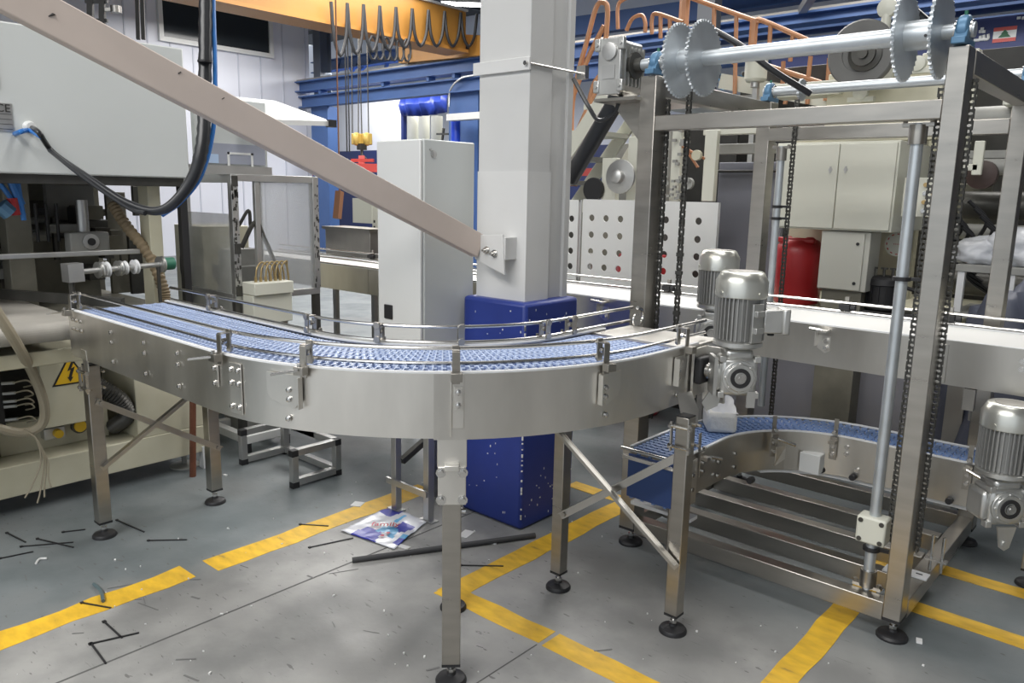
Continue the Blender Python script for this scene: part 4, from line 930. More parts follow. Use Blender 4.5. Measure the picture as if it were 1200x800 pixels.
q = MB(); q.tube(smooth_path([(gx-.06, ya+.06, 1.25), (gx-.03, ya+.14, 1.40), (gx-.03, ya+.20, 1.30), (gx-.03, ya+.26, 1.15), (gx-.0, ya+.27, 1.02)]), .014, 8); q.tube(smooth_path([(gx-.06, ya+.05, 1.38), (gx-.03, ya+.10, 1.47), (gx-.05, ya+.12, 1.38)]), .010, 8); tag(q.build('cable_bundle', DARKS), 'dark cable bundle arching inside the guard frame', 'cable')
q = MB(); q.bb((gx-.5, ya+.1, 1.02), (gx-.2, ya+.35, 1.12)); q.bb((gx-.45, ya+.12, 1.12), (gx-.3, ya+.3, 1.22)); q.bb((gx-.48, ya+.12, 0), (gx-.25, ya+.32, 1.02)); tag(q.build('drive_unit', MGREY), 'grey drive unit standing behind the clear acrylic panes', 'machine part')
q = MB(); a_, b_ = at(206, 300, Y=ya+.25), at(238, 300, Y=ya+.25); q.bb((a_.x, ya+.25, 0), (b_.x, ya+.6, at(220, 264, Y=ya+.25).z)); tag(q.build('cream_unit', CREAM, bev=.005), 'cream machine block seen through the dusty acrylic door', 'machine part')
# lilac control screen and the white hood
SCN = thing('display_panel', at(275, 195, X=-4.3), 'grey lilac display panel with white printed bracket marks next to the housing', 'panel')
a, b = at(229, 166, X=-4.3), at(314, 206, X=-4.3)
q = MB(); q.bb((-4.34, a.y, b.z), (-4.3, b.y, at(229, 112, X=-4.3).z)); q.build('pale_board', HOUSE, SCN)
q = MB(); q.bb((-4.30, a.y+.03, b.z+.06), (-4.29, b.y-.02, a.z-.0)); q.build('screen_field', mat('lilac_grey', (.33, .35, .42), .3), SCN)
q = MB(); q.bb((-4.40, a.y-.05, b.z-.0), (-4.285, b.y+.02, b.z+.05)); q.build('lower_rail', ALU, SCN)
c1, c2 = at(266, 178, X=-4.29), at(297, 197, X=-4.29)
q = MB(); q.bb((-4.29, c1.y, c1.z-.012), (-4.287, c2.y, c1.z)); q.bb((-4.29, c1.y, c2.z), (-4.287, c1.y+.014, c1.z)); q.bb((-4.29, c2.y-.014, c2.z), (-4.287, c2.y, c1.z)); q.build('bracket_mark', WHITE, SCN)
q = MB(); c1 = at(244, 180, X=-4.29); q.bb((-4.29, c1.y, c1.z-.05), (-4.287, c1.y+.06, c1.z)); q.build('square_mark', mat('pale_blue_mark', (.45, .58, .78), .4), SCN)
hd = [at(262, 112, D=4.7), at(322, 118, D=5.2), at(388, 142, D=5.0), at(292, 139, D=4.4)]
q = MB(); q.prism([tuple(p) for p in hd], (0, 0, -.03)); HD = q.build('sloping_hood', WHITE); tag(HD, 'white sloping sheet hood projecting above the guard frame', 'hood')
q = MB(); q.box(hd[2]+Vector((.0, .0, -.015)), (.05, .05, .045)); q.build('corner_cap', BLACK, HD)
q = MB(); q.cyl(hd[0]*.5+hd[3]*.5+Vector((0, 0, -.35)), hd[0]*.5+hd[3]*.5+Vector((0, 0, -.03)), .02); q.build('hood_post', ALU, HD)
# aluminium profile stand
AS = thing('profile_stand', (-3.8, 2.37, 0), 'low open aluminium profile stand with black corner joints on the floor', 'stand')
x0, x1, y0, y1, h = -4.08, -3.55, 2.25, 2.53, .215
def sb(a, b): 
    q = MB(); q.bb(a, b); q.build('profile', ALU, AS, bev=.002)
w_ = .038
for x in (x0, x1):
    for y in (y0, y1): sb((x-w_/2, y-w_/2, .03), (x+w_/2, y+w_/2, h-.03))
for y in (y0, y1):
    sb((x0, y-w_/2, h-w_), (x1-.19, y+w_/2, h)) if y == y1 else None
for x in (x0, x1):
    for z in (0.012, h-w_): sb((x-w_/2, y0+w_/2, z), (x+w_/2, y1-w_/2, z+w_))
for z in (.012, h-w_): sb((x0+w_/2, y1-w_/2, z), (x1-w_/2, y1+w_/2, z+w_))
for x in (x0, x1):
    for y in (y0, y1):
        for z in (.016, h-w_/2): q = MB(); q.box((x, y, z), (w_*1.05, w_*1.05, w_*.95)); q.build('corner_joint', BLACK, AS, bev=.002)
# second white stand further back
WS = thing('base_frame', (-4.6, 2.6, 0), 'white painted base frame on the floor behind the profile stand', 'frame')
for a, b in (((-4.9, 2.35, .06), (-4.25, 2.40, .11)), ((-4.9, 2.62, .06), (-4.25, 2.67, .11)), ((-4.28, 2.35, .06), (-4.23, 2.67, .11)), ((-4.7, 2.4, .06), (-4.65, 2.65, .11))):
    q = MB(); q.bb(a, b); q.build('frame_bar', WHITE, WS, bev=.003)
for x, y in ((-4.85, 2.38), (-4.25, 2.38), (-4.25, 2.65), (-4.85, 2.65)):
    q = MB(); q.cyl((x, y, 0), (x, y, .07), .02, 10); q.build('foot', BLACK, WS)
# steel tank box behind the straight conveyor
SB = thing('steel_box', at(408, 300, Y=4.1), 'stainless steel trough standing behind the straight conveyor left of the cabinet', 'box')
a, b = at(381, 266, Y=4.05), at(434, 306, Y=4.05)
q = MB(); q.bb((a.x, 4.05, b.z), (b.x, 4.25, a.z)); q.build('trough', STEELD, SB, bev=.004); q = MB(); q.bb((a.x-.02, 4.03, a.z-.015), (b.x+.02, 4.27, a.z+.01)); q.build('rim', STEEL, SB)
for x in (a.x+.04, b.x-.04): q = MB(); q.bb((x-.02, 4.1, 0), (x+.02, 4.14, b.z)); q.build('leg', STEELD, SB)
RK = thing('upright_rack', at(437, 300, Y=4.4), 'pale perforated upright rack partly hidden by the white cabinet', 'rack')
a, b = at(436, 235, Y=4.4), at(447, 320, Y=4.4); q = MB(); q.bb((a.x, 4.4, 0), (b.x+.1, 4.46, a.z)); ru = q.build('upright', CREAML, RK)
q = MB()
for i in range(10): q.box((a.x+.03, 4.398, b.z+i*.05), (.018, .004, .022))
q.build('slots', DARK, ru, kind='stuff')
a, b = at(413, 232, Y=4.5), at(436, 262, Y=4.5); q = MB(); q.bb((a.x, 4.5, b.z), (b.x, 4.52, a.z)); q.build('board', CREAML, RK)
for px0, px1, z0, z1, X, m_ in ((126, 149, .94, 1.56, -5.05, OLIVE), (149, 176, .94, 1.30, -4.95, DARKS), (158, 176, 1.42, 1.60, -4.95, DARKS)):
    a, b = at(px0, 260, X=X), at(px1, 260, X=X); pb('machine_plate', (X-.03, a.y, z0), (X, b.y, z1), m_)
# ================================================================== PERFORATED GUARD
GY = 4.4
def perforated(px0, px1, ptop, pbot, cols, rows, r, label=None):
    a, b = at(px0, ptop, Y=GY), at(px1, ptop, Y=GY); z0 = at((px0+px1)/2, pbot, Y=GY).z; z1 = (a.z+b.z)/2
    xc = [at(c, 280, Y=GY).x for c in cols]; zc = [at((px0+px1)/2, y, Y=GY).z for y in rows]
    xe = [a.x]+[(xc[i]+xc[i+1])/2 for i in range(len(xc)-1)]+[b.x]; ze = [z1]+[(zc[i]+zc[i+1])/2 for i in range(len(zc)-1)]+[z0]
    q = MB(); n_ = 16
    for i, x in enumerate(xc):
        for j, z in enumerate(zc):
            L_, R_, T_, B_ = xe[i], xe[i+1], ze[j], ze[j+1]; vi = []; vo = []
            for k in range(n_):
                t = 2*PI*(k+.5)/n_; c, s = math.cos(t), math.sin(t); vi.append((x+r*c, GY, z+r*s))
                kx = ((R_-x) if c > 0 else (x-L_))/abs(c); kz = ((T_-z) if s > 0 else (z-B_))/abs(s); kk = min(kx, kz); vo.append([x+kk*c, GY, z+kk*s])
            for cx_, cz_ in ((R_, T_), (L_, T_), (L_, B_), (R_, B_)): # pull the nearest outer vertex to the corner
                m_ = min(range(n_), key=lambda k: (vo[k][0]-cx_)**2+(vo[k][2]-cz_)**2); vo[m_][0] = cx_; vo[m_][2] = cz_
            q.add(vi+[tuple(v) for v in vo], [(k, (k+1) % n_, (k+1) % n_+n_, k+n_) for k in range(n_)])
    o = q.build('perforated_panel', WHITE, PG, label=label); o.data.shade_flat(); s = o.modifiers.new('s', 'SOLIDIFY'); s.thickness = .006
    return o, a, b, z0, z1
PG = thing('perforated_guard', (-2.8, GY, 0), 'white machine guard perforated with rows of round holes behind the conveyor', 'guard')
for (x0, x1, t, bt, cs, rows) in ((655, 679, 234, 327, (669.5,), (256, 275, 293.5, 311.5)), (684, 742, 234, 337, (693, 709.6, 726.4), (256, 276, 296, 314)), (742, 843, 236, 345, (761, 779.5, 798, 817.7+9, ), (258, 279, 299, 319))):
    if x0 == 742: cs = (760, 779.5, 798.5, 817.7)
    o, a, b, z0, z1 = perforated(x0, x1, t, bt, cs, rows, .0225)
    q = MB(); q.bb((a.x, GY-.004, z1-.012), (b.x, GY+.02, z1)); q.bb((a.x, GY-.004, z0), (b.x, GY+.02, z0+.012)); q.bb((b.x-.008, GY-.004, z0), (b.x, GY+.02, z1)); q.build('panel_edge', IVORY, PG)
a = at(681.5, 234, Y=GY); q = MB(); q.cyl((a.x, GY, .9), (a.x, GY, a.z), .007, 8); q.build('hinge_post', ALU, PG)
for px in (668, 691, 722, 772, 810):
    p = at(px, 333+(px-668)*.09, Y=GY-.01); q = MB(); q.box(p, (.05, .03, .02)); q.build('rubber_stop', BLACK, PG)
q = MB(); q.bb((a.x-.1, GY-.0, .93), (at(843, 340, Y=GY).x, GY+.03, .955)); q.build('bottom_rail', ALU, PG)
for px in (690, 830): p = at(px, 330, Y=GY+.03); q = MB(); q.bb((p.x-.02, GY+.02, 0), (p.x+.02, GY+.06, 1.2)); q.build('guard_leg', ALU, PG)

# ================================================================== CONVERTING MACHINE BEHIND
VM = thing('converting_machine', (-1.6, 5.8, 0), 'big cream converting machine behind the lift frame with dark rollers', 'machine')
def slab(nm, px0, py0, px1, py1, Y, th, m, lab=None, bev=.005, parent=None, kind=None):
    a = at(px0, (py0+py1)/2, Y=Y); b = at(px1, (py0+py1)/2, Y=Y); z1 = at((px0+px1)/2, py0, Y=Y).z; z0 = at((px0+px1)/2, py1, Y=Y).z
    q = MB(); q.bb((a.x, Y, z0), (b.x, Y+th, z1)); return q.build(nm, m, parent or VM, bev=bev, label=lab, kind=kind)
q = MB(); q.bb((-2.6, 5.05, .82), (1.2, 6.6, .90)); q.build('machine_base', CREAM, VM, bev=.01)
q = MB(); q.bb((-2.55, 5.10, 0), (1.2, 6.6, .82)); q.build('machine_skirt', mat('lilac_grey_sheet', (.30, .30, .335), .3, .3, .15, 2), VM, label='smooth lilac grey lower sheet')
for px0, px1 in ((1107, 1129), (1137, 1160)):
    a, b = at(px0, 480, Y=4.5), at(px1, 480, Y=4.5); q = MB(); q.bb((a.x, 4.5, 0), (b.x, 4.58, .95)); q.build('frame_post', STEELD if px0 < 1110 else DARKS, VM)
slab('frame_plate', 925, 160, 1075, 345, 5.55, .08, CREAM, 'cream machine side plate')
slab('frame_plate', 968, 82, 1102, 165, 5.45, .10, CREAM)
slab('frame_plate', 1075, 60, 1140, 180, 5.9, .10, CREAML)
slab('top_beam', 905, 96, 985, 112, 5.4, .2, CREAML); slab('top_beam', 1000, 82, 1045, 98, 5.4, .05, CREAML)
slab('shade_backing', 860, 60, 1400, 365, 6.5, .05, DARK, 'dark sheet painting the shadowed inside of the machine')  # near-black sheet stands in for the shade behind the machine parts
slab('lilac_panel', 838, 190, 915, 345, 5.7, .05, mat('lilac_grey_paint', (.17, .175, .21), .4), 'dark lilac grey smooth panel')
slab('frame_post', 824, 152, 838, 236, 5.0, .05, CREAML); slab('frame_post', 786, 150, 797, 236, 5.0, .05, CREAML); slab('frame_post', 773, 150, 783, 236, 5.1, .05, MGREY)
slab('cross_beam', 824, 150, 905, 157, 5.05, .08, CREAML); slab('cross_beam', 838, 168, 905, 180, 5.3, .08, MGREY); slab('cross_beam', 838, 199, 905, 202, 5.6, .08, DARK)
slab('shadow_plate', 745, 150, 862, 240, 6.1, .04, DARK, 'dark plate painting the shaded gap in the machine')  # shade of the gap given as a dark-coloured plate
slab('frame_post', 715, 168, 745, 240, 6.3, .06, MGREY); slab('frame_post', 738, 140, 752, 240, 6.2, .06, CREAML)
for px, py, r_, m_ in ((818, 182, .035, CREAM), (800, 150, .03, MGREY), (808, 215, .04, MGREY)):
    p = at(px, py, Y=4.98); q = MB(); q.lathe(p, [(r_, .0), (r_, -.03)], (0, 1, 0), 16); q.build('bearing_cap', m_, VM)
q = MB(); q.bar(at(800, 172, Y=5.0), at(826, 186, Y=5.0), .02, .015); q.bar(at(806, 178, Y=4.98), at(818, 196, Y=4.98), .02, .012); q.build('copper_arm', mat('copper_arm_paint', (.40, .17, .08), .5), VM, kind='stuff')
q = MB()
random.seed(9)
for i in range(26): q.box(at(random.uniform(772, 812), random.uniform(210, 234), Y=4.95), (.022, .02, .018))
for i in range(12): q.box(at(random.uniform(790, 806), random.uniform(160, 212), Y=4.97), (.03, .02, .02))
q.build('chain_guide', MGREY, VM, kind='stuff')
# flywheel, knob and bearing on top
p = at(1012, 64, Y=5.2); q = MB(); q.lathe(p, [(.195, 0), (.20, -.02), (.20, -.05), (.19, -.06), (.11, -.06), (.11, -.05)], (0, 1, 0), 40); fw = q.build('flywheel', mat('dark_grey_casting', (.15, .15, .145), .5, 0, .3, 5), VM, label='large grey flywheel')
q = MB(); q.lathe(p+Vector((.03, -.05, -.01)), [(.10, 0), (.10, -.02), (.07, -.03), (.07, -.05), (.03, -.05), (.03, -.07)], (0, 1, 0), 28); q.build('hub', DARKS, fw)
p = at(1037, 38, Y=5.25); q = MB(); q.cyl(p, p+Vector((0, 0, .12)), .028, 14); q.lathe(p+Vector((0, -.0, .14)), [(.02, -.035), (.055, -.02), (.06, 0), (.055, .02), (.02, .035)], (0, 1, 0), 18); q.build('star_knob', CREAML, VM, label='cream round knob on a stem')
for px, py in ((1010, 109), (1077, 75)):
    p = at(px, py, Y=5.35); q = MB(); q.lathe(p, [(.045, 0), (.045, -.04), (.02, -.05)], (0, 1, 0), 18); q.box(p+Vector((0, 0, -.04)), (.16, .05, .03)); q.build('bearing_cap', CREAML, VM)
# rollers right
for px0, py0, px1, py1, Y, r_, m_ in ((1118, 196, 1200, 190, 5.6, .05, MGREY), (1130, 240, 1230, 238, 5.9, .09, DARKS), (1110, 270, 1210, 262, 5.8, .05, MGREY), (1118, 140, 1230, 135, 5.7, .07, MGREY), (1110, 330, 1230, 330, 6.0, .08, DARKS)):
    a, b = at(px0, py0, Y=Y), at(px1, py1, Y=Y); b.z = a.z; q = MB(); q.cyl(a, b, r_, 20); q.build('roller', m_, VM)
p = at(1152, 205, Y=5.5); q = MB(); q.lathe(p, [(.085, 0), (.085, -.06), (.06, -.07), (.03, -.08)], (0, 1, 0), 24); q.build('roller_hub', mat('dark_maroon_hub', (.07, .045, .04), .5), VM)
slab('angle_arm', 1140, 165, 1152, 205, 5.3, .03, CREAML); slab('angle_arm', 1128, 192, 1146, 200, 5.3, .03, CREAML)
slab('frame_plate', 1085, 290, 1102, 360, 5.5, .05, MGREY); slab('frame_plate', 1176, 100, 1220, 122, 5.5, .2, CREAML)
slab('frame_plate', 1130, 175, 1300, 185, 5.6, .2, MGREY); slab('frame_plate', 1104, 215, 1160, 262, 5.95, .05, OLIVE)
for i in range(9):
    a = at(1100+i*7, 230+i*9 % 40, Y=5.4); q = MB(); q.tube(smooth_path([a, a+Vector((.10, .05, -.12)), a+Vector((.04, .1, -.3)), a+Vector((.2, .1, -.42))]), .012, 6); q.build('cable', BLACK, VM)
p = at(1052, 286, Y=5.2); q = MB(); q.lathe(p, [(.075, 0), (.075, -.004)], (0, 1, 0), 24); dl = q.build('dial_plate', CREAML, VM)
q = MB()
for k in range(12): q.box(p+Vector((.062*math.cos(k*PI/6), -.005, .062*math.sin(k*PI/6))), (.014, .003, .006), R=Matrix.Rotation(-k*PI/6-PI/2, 3, 'Y'))
for k in range(5): q.box(p+Vector((-.02+.01*k, -.005, 0)), (.005, .003, .005))
q.build('dial_marks', REDP, dl, kind='stuff')
# cabinet with two doors
DC = thing('electrical_cabinet', at(985, 270, Y=4.9), 'cream two door electrical cabinet mounted on the machine behind the lift frame', 'cabinet')
a, b = at(912, 166, Y=4.9), at(1056, 166, Y=4.9); z0, z1 = at(985, 270, Y=4.9).z, at(985, 166, Y=4.9).z; xm = at(983, 200, Y=4.9).x
q = MB(); q.bb((a.x, 4.9, z0), (b.x, 5.54, z1)); q.build('body', CREAML, DC, bev=.004)
for x0, x1, hx in ((a.x+.006, xm-.003, xm-.045), (xm+.003, b.x-.012, xm+.045)):
    q = MB(); q.bb((x0, 4.885, z0+.01), (x1, 4.90, z1-.012)); d_ = q.build('door', CREAML, DC, bev=.003)
    q = MB(); q.lathe((hx, 4.884, z0+.36), [(.012, -.002), (.012, .002)], (0, 1, 0), 12); q.box((hx, 4.881, z0+.36), (.010, .004, .04)); q.build('lock', ALU, d_)
# smaller steel box under it
EB = thing('terminal_cabinet', at(988, 340, Y=4.95), 'small beige grey locker box under the two door cabinet', 'box')
a, b = at(961, 300, Y=4.92), at(1012, 300, Y=4.92); z1, z0 = at(985, 271, Y=4.92).z, at(985, 340, Y=4.92).z
q = MB(); q.bb((a.x, 4.92, z0), (b.x+.03, 5.12, z1)); q.build('body', mat('beige_grey_enamel', (.50, .50, .45), .4), EB, bev=.004)
q = MB(); q.bb((a.x+.004, 4.905, z0+.006), (b.x, 4.92, z1-.006)); d_ = q.build('door', mat('beige_grey_door', (.52, .52, .465), .4), EB, bev=.003)
for z in (z1-.07, z0+.05):
    q = MB(); q.lathe((b.x-.035, 4.904, z), [(.010, 0), (.010, -.004)], (0, 1, 0), 10); q.build('lock', BLACK, d_)
q = MB(); q.bb((a.x+.02, 4.95, .0), (b.x, 5.10, z0)); q.build('pedestal', OLIVE, EB)
# control panel with buttons
BP = thing('button_panel', at(1077, 255, Y=4.88), 'cream push button panel between the front rod and the right post', 'panel')
a, b = at(1058, 230, Y=4.88), at(1092, 230, Y=4.88); z1, z0 = at(1075, 208, Y=4.88).z, at(1075, 254, Y=4.88).z
q = MB(); q.bb((a.x, 4.88, z0), (b.x+.04, 5.0, z1)); q.build('body', CREAML, BP, bev=.003)
for i in range(2):
    for j in range(4):
        q = MB(); q.lathe((a.x+.115+i*.045, 4.88, z1-.04-j*.048), [(.012, 0), (.012, -.014)], (0, 1, 0), 12); q.build('button', (REDP if j == 3 and i else BRIGHT if (i+j) % 2 else mat('amber_cap%d%d' % (i, j), (.5, .35, .15), .4)), BP)
# red drum
p = at(930, 300, Y=5.2); rr_ = .155
RB = thing('plastic_drum', (p.x, 5.2+.1, .90), 'red plastic drum with moulded shoulders standing on the machine base', 'drum')
q = MB(); q.lathe((p.x, 5.3, .90), [(rr_*.9, 0), (rr_, .03), (rr_, .33), (rr_*.98, .38), (rr_*.8, .42), (rr_*.72, .43), (0, .43)], n=28); q.build('drum_body', RED, RB)
q = MB()
for s in (-1, 1): q.lathe((p.x+s*.075, 5.27, 1.325), [(.028, 0), (.028, .02), (.02, .025)], n=14)
q.build('bung', RED, RB)
q = MB(); q.bb((p.x-.13, 5.2, 1.31), (p.x+.13, 5.24, 1.345)); q.build('grip_ridge', RED, RB, bev=.01)
q = MB(); p = at(752, 320, Y=4.9); q.lathe((p.x, 4.9, .0), [(.17, 0), (.19, .03), (.19, 1.12), (.17, 1.18), (0, 1.2)], n=24); tag(q.build('plastic_drum', RED), 'tall red drum glimpsed through the holes of the perforated guard', 'drum')
q = MB(); a, b = at(650, 300, Y=5.2), at(826, 300, Y=5.2); q.bb((a.x, 5.2, 0), (b.x, 5.3, 1.5)); tag(q.build('hole_backing', DARKS), 'dark plate added behind the perforated guard to darken its holes', 'cover')  # backing plate added only to make the guard holes look dark
# pump
p = at(1035, 352, Y=5.1); VP = thing('vacuum_pump', (p.x, 5.1, .90), 'black ribbed pump with fittings beside the small beige box', 'pump')
q = MB(); q.lathe((p.x, 5.1, .93), [(.095, 0), (.115, .02), (.115, .05), (.105, .055), (.105, .16), (.115, .165), (.11, .2), (.09, .215), (0, .22)], n=24); q.build('pump_body', BLACK, VP)
q = MB()
for k in range(16): q.box((p.x+.108*math.cos(k*PI/8), 5.1+.108*math.sin(k*PI/8), 1.04), (.012, .006, .10), k*PI/8)
q.build('cooling_fins', BLACK, VP, kind='stuff')
for dx in (-.06, 0, .05):
    q = MB(); q.cyl((p.x+dx, 5.06, 1.14), (p.x+dx, 5.06, 1.20), .009, 8); q.box((p.x+dx, 5.06, 1.195), (.04, .012, .012)); q.build('valve', DARKS, VP)
q = MB(); q.box((p.x, 5.1, .915), (.3, .25, .03)); q.build('base_plate', DARKS, VP)
q = MB(); P_ = smooth_path([(p.x+.10, 5.05, 1.10), (p.x+.25, 5.0, 1.06), (p.x+.30, 5.0, .97), (p.x+.15, 4.98, .93), (p.x-.1, 4.98, .93)]); q.tube(P_, .012, 8); q.build('hose', BLACK, VP)
# table with plastic bags
TB = thing('work_table', (-.9, 5.3, 0), 'grey steel work table with a lower shelf at the right behind the frame', 'table')
a, b = at(1120, 312, Y=5.0), at(1235, 312, Y=5.0); zt2 = at(1160, 312, Y=5.0).z
q = MB(); q.bb((a.x, 5.0, zt2-.04), (b.x, 5.5, zt2)); q.build('table_top', MGREY, TB, bev=.003)
for x in (a.x+.03, b.x-.03, at(1184, 330, Y=5.0).x):
    q = MB(); q.bb((x-.018, 5.01, 0), (x+.018, 5.05, zt2-.04)); q.build('leg', IVORY, TB)
q = MB(); q.bb((a.x, 5.0, zt2-.30), (b.x, 5.5, zt2-.27)); q.build('shelf', MGREY, TB)
PL = mat('cloudy_plastic_film', (.62, .64, .68), .3, 0, .15, 10, .4)
def bag(cx, cy, cz, sx, sy, sz, label, m_=PL, seed=1):
    random.seed(seed); bm = bmesh.new(); bmesh.ops.create_icosphere(bm, subdivisions=4, radius=1)
    from mathutils import noise
    for v in bm.verts:
        p_ = v.co.copy(); d_ = .25*noise.noise(p_*2.3+Vector((seed, 0, 0)))+.18*abs(noise.noise(p_*5+Vector((0, seed, 0))))
        v.co = Vector((p_.x*sx, p_.y*sy, p_.z*sz))*(1+d_)
        if v.co.z < -sz*.55: v.co.z = -sz*.55
    me = bpy.data.meshes.new('bag'); bm.to_mesh(me); bm.free(); me.materials.append(m_); me.shade_smooth()
    o = bpy.data.objects.new('plastic_bag', me); COL.objects.link(o); o.location = (cx, cy, cz+sz*.55); ORG[o] = Vector(o.location)
    return tag(o, label, 'bag')
p = at(1148, 300, Y=5.2); bag(p.x, 5.25, zt2, .16, .18, .09, 'crumpled clear plastic bag at the left end of the work table', seed=2)
p = at(1180, 296, Y=5.2); bag(p.x+.1, 5.25, zt2, .24, .2, .13, 'large crumpled whitish plastic bag heaped on the right of the work table', seed=5)
p = at(1190, 385, Y=5.4); bag(p.x+.1, 4.75, 0, .32, .3, .75, 'big dark blue grey sack standing on the floor under the table', mat('slate_sack', (.09, .10, .14), .5), 8)

# ================================================================== STAIRS, PLATFORM AND HANDRAILS
ST = thing('access_stair', (-4.2, 5.6, 0), 'cream access stair with open treads and orange handrails behind the column', 'stairs')
YS = 5.6
a0, a1 = at(655, 268, Y=YS), at(757, 118, Y=YS)
for off in (0, -.55):
    q = MB(); q.bar(a0+Vector((0, off, 0)), a1+Vector((0, off, 0)), .03, .11); q.build('stringer', CREAML, ST, bev=.003)
q = MB(); a2 = at(672, 215, Y=YS); a3 = at(722, 125, Y=YS); q.bar(a2+Vector((0, .6, 0)), a3+Vector((0, .6, 0)), .03, .10); q.build('stringer', CREAML, ST, bev=.003)
for i in range(6):
    p = a0.lerp(a1, .02+i*.18); q = MB(); q.bb((p.x-.16, YS-.53, p.z-.018), (p.x+.08, YS-.02, p.z+.018)); q.build('tread', MGREY if i < 4 else CREAML, ST, bev=.002)
def rails(nm, paths, r_, Y, par, m_=ORANGE):
    for P_ in paths:
        q = MB(); q.tube(smooth_path([at(*p, Y=Y) for p in P_], 5) if len(P_) > 2 else [at(*p, Y=Y) for p in P_], r_, 8); q.build(nm, m_, par)
rails('handrail', [[(671, 218), (671, 120), (690, 40), (699, 8), (707, 3), (712, 12), (709, 60), (707, 105), (706, 112)], [(672, 112), (690, 66), (708, 30)], [(674, 160), (694, 115), (716, 70)], [(674, 218), (692, 112), (706, 84)]], .021, 5.55, ST)
rails('handrail', [[(724, 34), (724, 8), (730, 0), (745, -6)], [(734, 36), (741, 22), (752, 18), (756, 26), (756, 38)], [(764, 40), (764, 22), (770, 16), (800, 26)], [(774, 18), (774, 45)], [(785, 22), (785, 50)]], .017, 5.9, ST)
PF = thing('platform_railing', (-3.4, 6.6, 0), 'orange railing of the raised walkway stepping down to the right behind the shafts', 'railing')
Yp_ = 6.3
rails('rail', [[(800, -6), (884, 24)], [(888, 27), (893, 24), (962, 54)], [(805, 45), (862, 74)], [(890, 74), (962, 97)], [(962, 54), (990, 66)]], .020, Yp_, PF)
rails('post', [[(837, 8), (836, 60)], [(863, 18), (861, 110)], [(903, 30), (901, 62)], [(929, 42), (926, 72)], [(950, 66), (947, 92)], [(972, 68), (970, 96)], [(918, 72), (917, 102)], [(947, 104), (946, 122)], [(925, 90), (920, 122)], [(970, 100), (967, 118)]], .018, Yp_, PF)
rails('post', [[(884, 24), (881, 62)]], .035, Yp_, PF); rails('post', [[(803, -5), (800, 42)]], .045, Yp_, PF)
q = MB(); a, b = at(780, 118, Y=6.4), at(905, 138, Y=6.4); q.bb((a.x, 6.4, a.z-.08), (b.x, 7.6, a.z)); q.build('walkway_deck', ALU, PF)
q = MB(); a, b = at(845, 95, Y=6.35), at(1000, 122, Y=6.35); q.bar(a, b, .05, .12); q.build('deck_edge', CREAML, PF)
q = MB()
for x in (a.x+.05, b.x): q.bb((x-.05, 6.45, 0), (x+.05, 6.55, b.z)); 
q.build('deck_support', CREAML, PF, kind='stuff')
random.seed(31); q = MB()
for i in range(50): q.box(at(random.uniform(843, 880), random.uniform(88, 104), Y=6.5), (.025, .03, .02))
q.build('cable_tray_clutter', BLUEB, PF, kind='stuff')
# filter canister
p = at(885, 96, Y=6.0); FC = thing('filter_canister', p, 'grey white ribbed filter canister beside the orange railing', 'filter')
q = MB(); q.lathe(p, [(.07, 0), (.085, .02), (.085, .17), (.09, .18), (.09, .22), (.07, .26), (.03, .27)], n=24); q.build('canister', CREAML, FC)
q = MB(); q.lathe(p+Vector((0, 0, -.04)), [(.035, 0), (.035, .05)], n=14); q.bb((p.x-.02, 6.0, 0), (p.x+.02, 6.04, p.z)); q.build('support_pipe', ALU, FC)
# flywheel discs and machine part below the stair
FM = thing('roll_stand', (-3.6, 5.0, 0), 'cream roll stand with a round silver disc between the stair and the left post', 'machine')
p = at(728, 207, Y=5.0); q = MB(); q.lathe(p, [(.125, 0), (.125, -.02), (.05, -.03), (.05, -.08), (.03, -.09)], (0, 1, 0), 32); q.build('disc', ALU, FM, label='round silver flanged disc')
p = at(697, 222, Y=5.05); q = MB(); q.lathe(p, [(.09, 0), (.09, -.03)], (0, 1, 0), 24); q.build('dark_roller', BLACK, FM)
def pbx(px0, py0, px1, py1, Y, th, m_, nm='frame_plate'):
    return slab(nm, px0, py0, px1, py1, Y, th, m_, None, .004, FM)
pbx(705, 185, 722, 235, 5.06, .05, CREAML); pbx(668, 236, 760, 250, 5.06, .1, CREAML, 'sill'); pbx(735, 160, 752, 236, 5.1, .05, CREAML)
q = MB(); x = at(710, 230, Y=5.1).x; q.bb((x-.3, 5.1, 0), (x+.3, 5.2, at(710, 240, Y=5.1).z)); q.build('stand_base', OLIVE, FM)
q = MB(); a, b = at(664, 120, Y=3.6), at(664, 235, Y=3.6); q.bar((a.x, 3.6, .0), (a.x, 3.6, a.z), .03, .05); tag(q.build('red_upright', REDP), 'narrow red upright seen along the right edge of the column', 'post')

# ================================================================== CRANE RUNWAY, CRANE AND FAR HALL
BR = thing('crane_runway', (-8, RY, 0), 'blue painted steel crane runway girders crossing the hall', 'girder')
zr0 = at(450, 100, Y=RY).z; zr1 = at(450, 80, Y=RY).z
def ibeam(q, x0, x1, y, z0, z1, w_=.22, tf=.03):
    q.bb((x0, y-w_/2, z0), (x1, y+w_/2, z0+tf)); q.bb((x0, y-w_/2, z1-tf), (x1, y+w_/2, z1)); q.bb((x0, y-.012, z0+tf), (x1, y+.012, z1-tf))
xl = at(349, 95, Y=RY).x
zA0, zA1 = at(450, 97, Y=RY).z, at(450, 83, Y=RY).z; zB0, zB1 = at(450, 117, Y=RY).z, at(450, 102, Y=RY).z
q = MB(); ibeam(q, xl, 6, RY, zA0, zA1, .3); q.build('upper_girder', RUNB, BR)
q = MB(); ibeam(q, xl+.1, 6, RY+.05, zB0, zB1, .25); q.build('lower_girder', RUNB, BR)
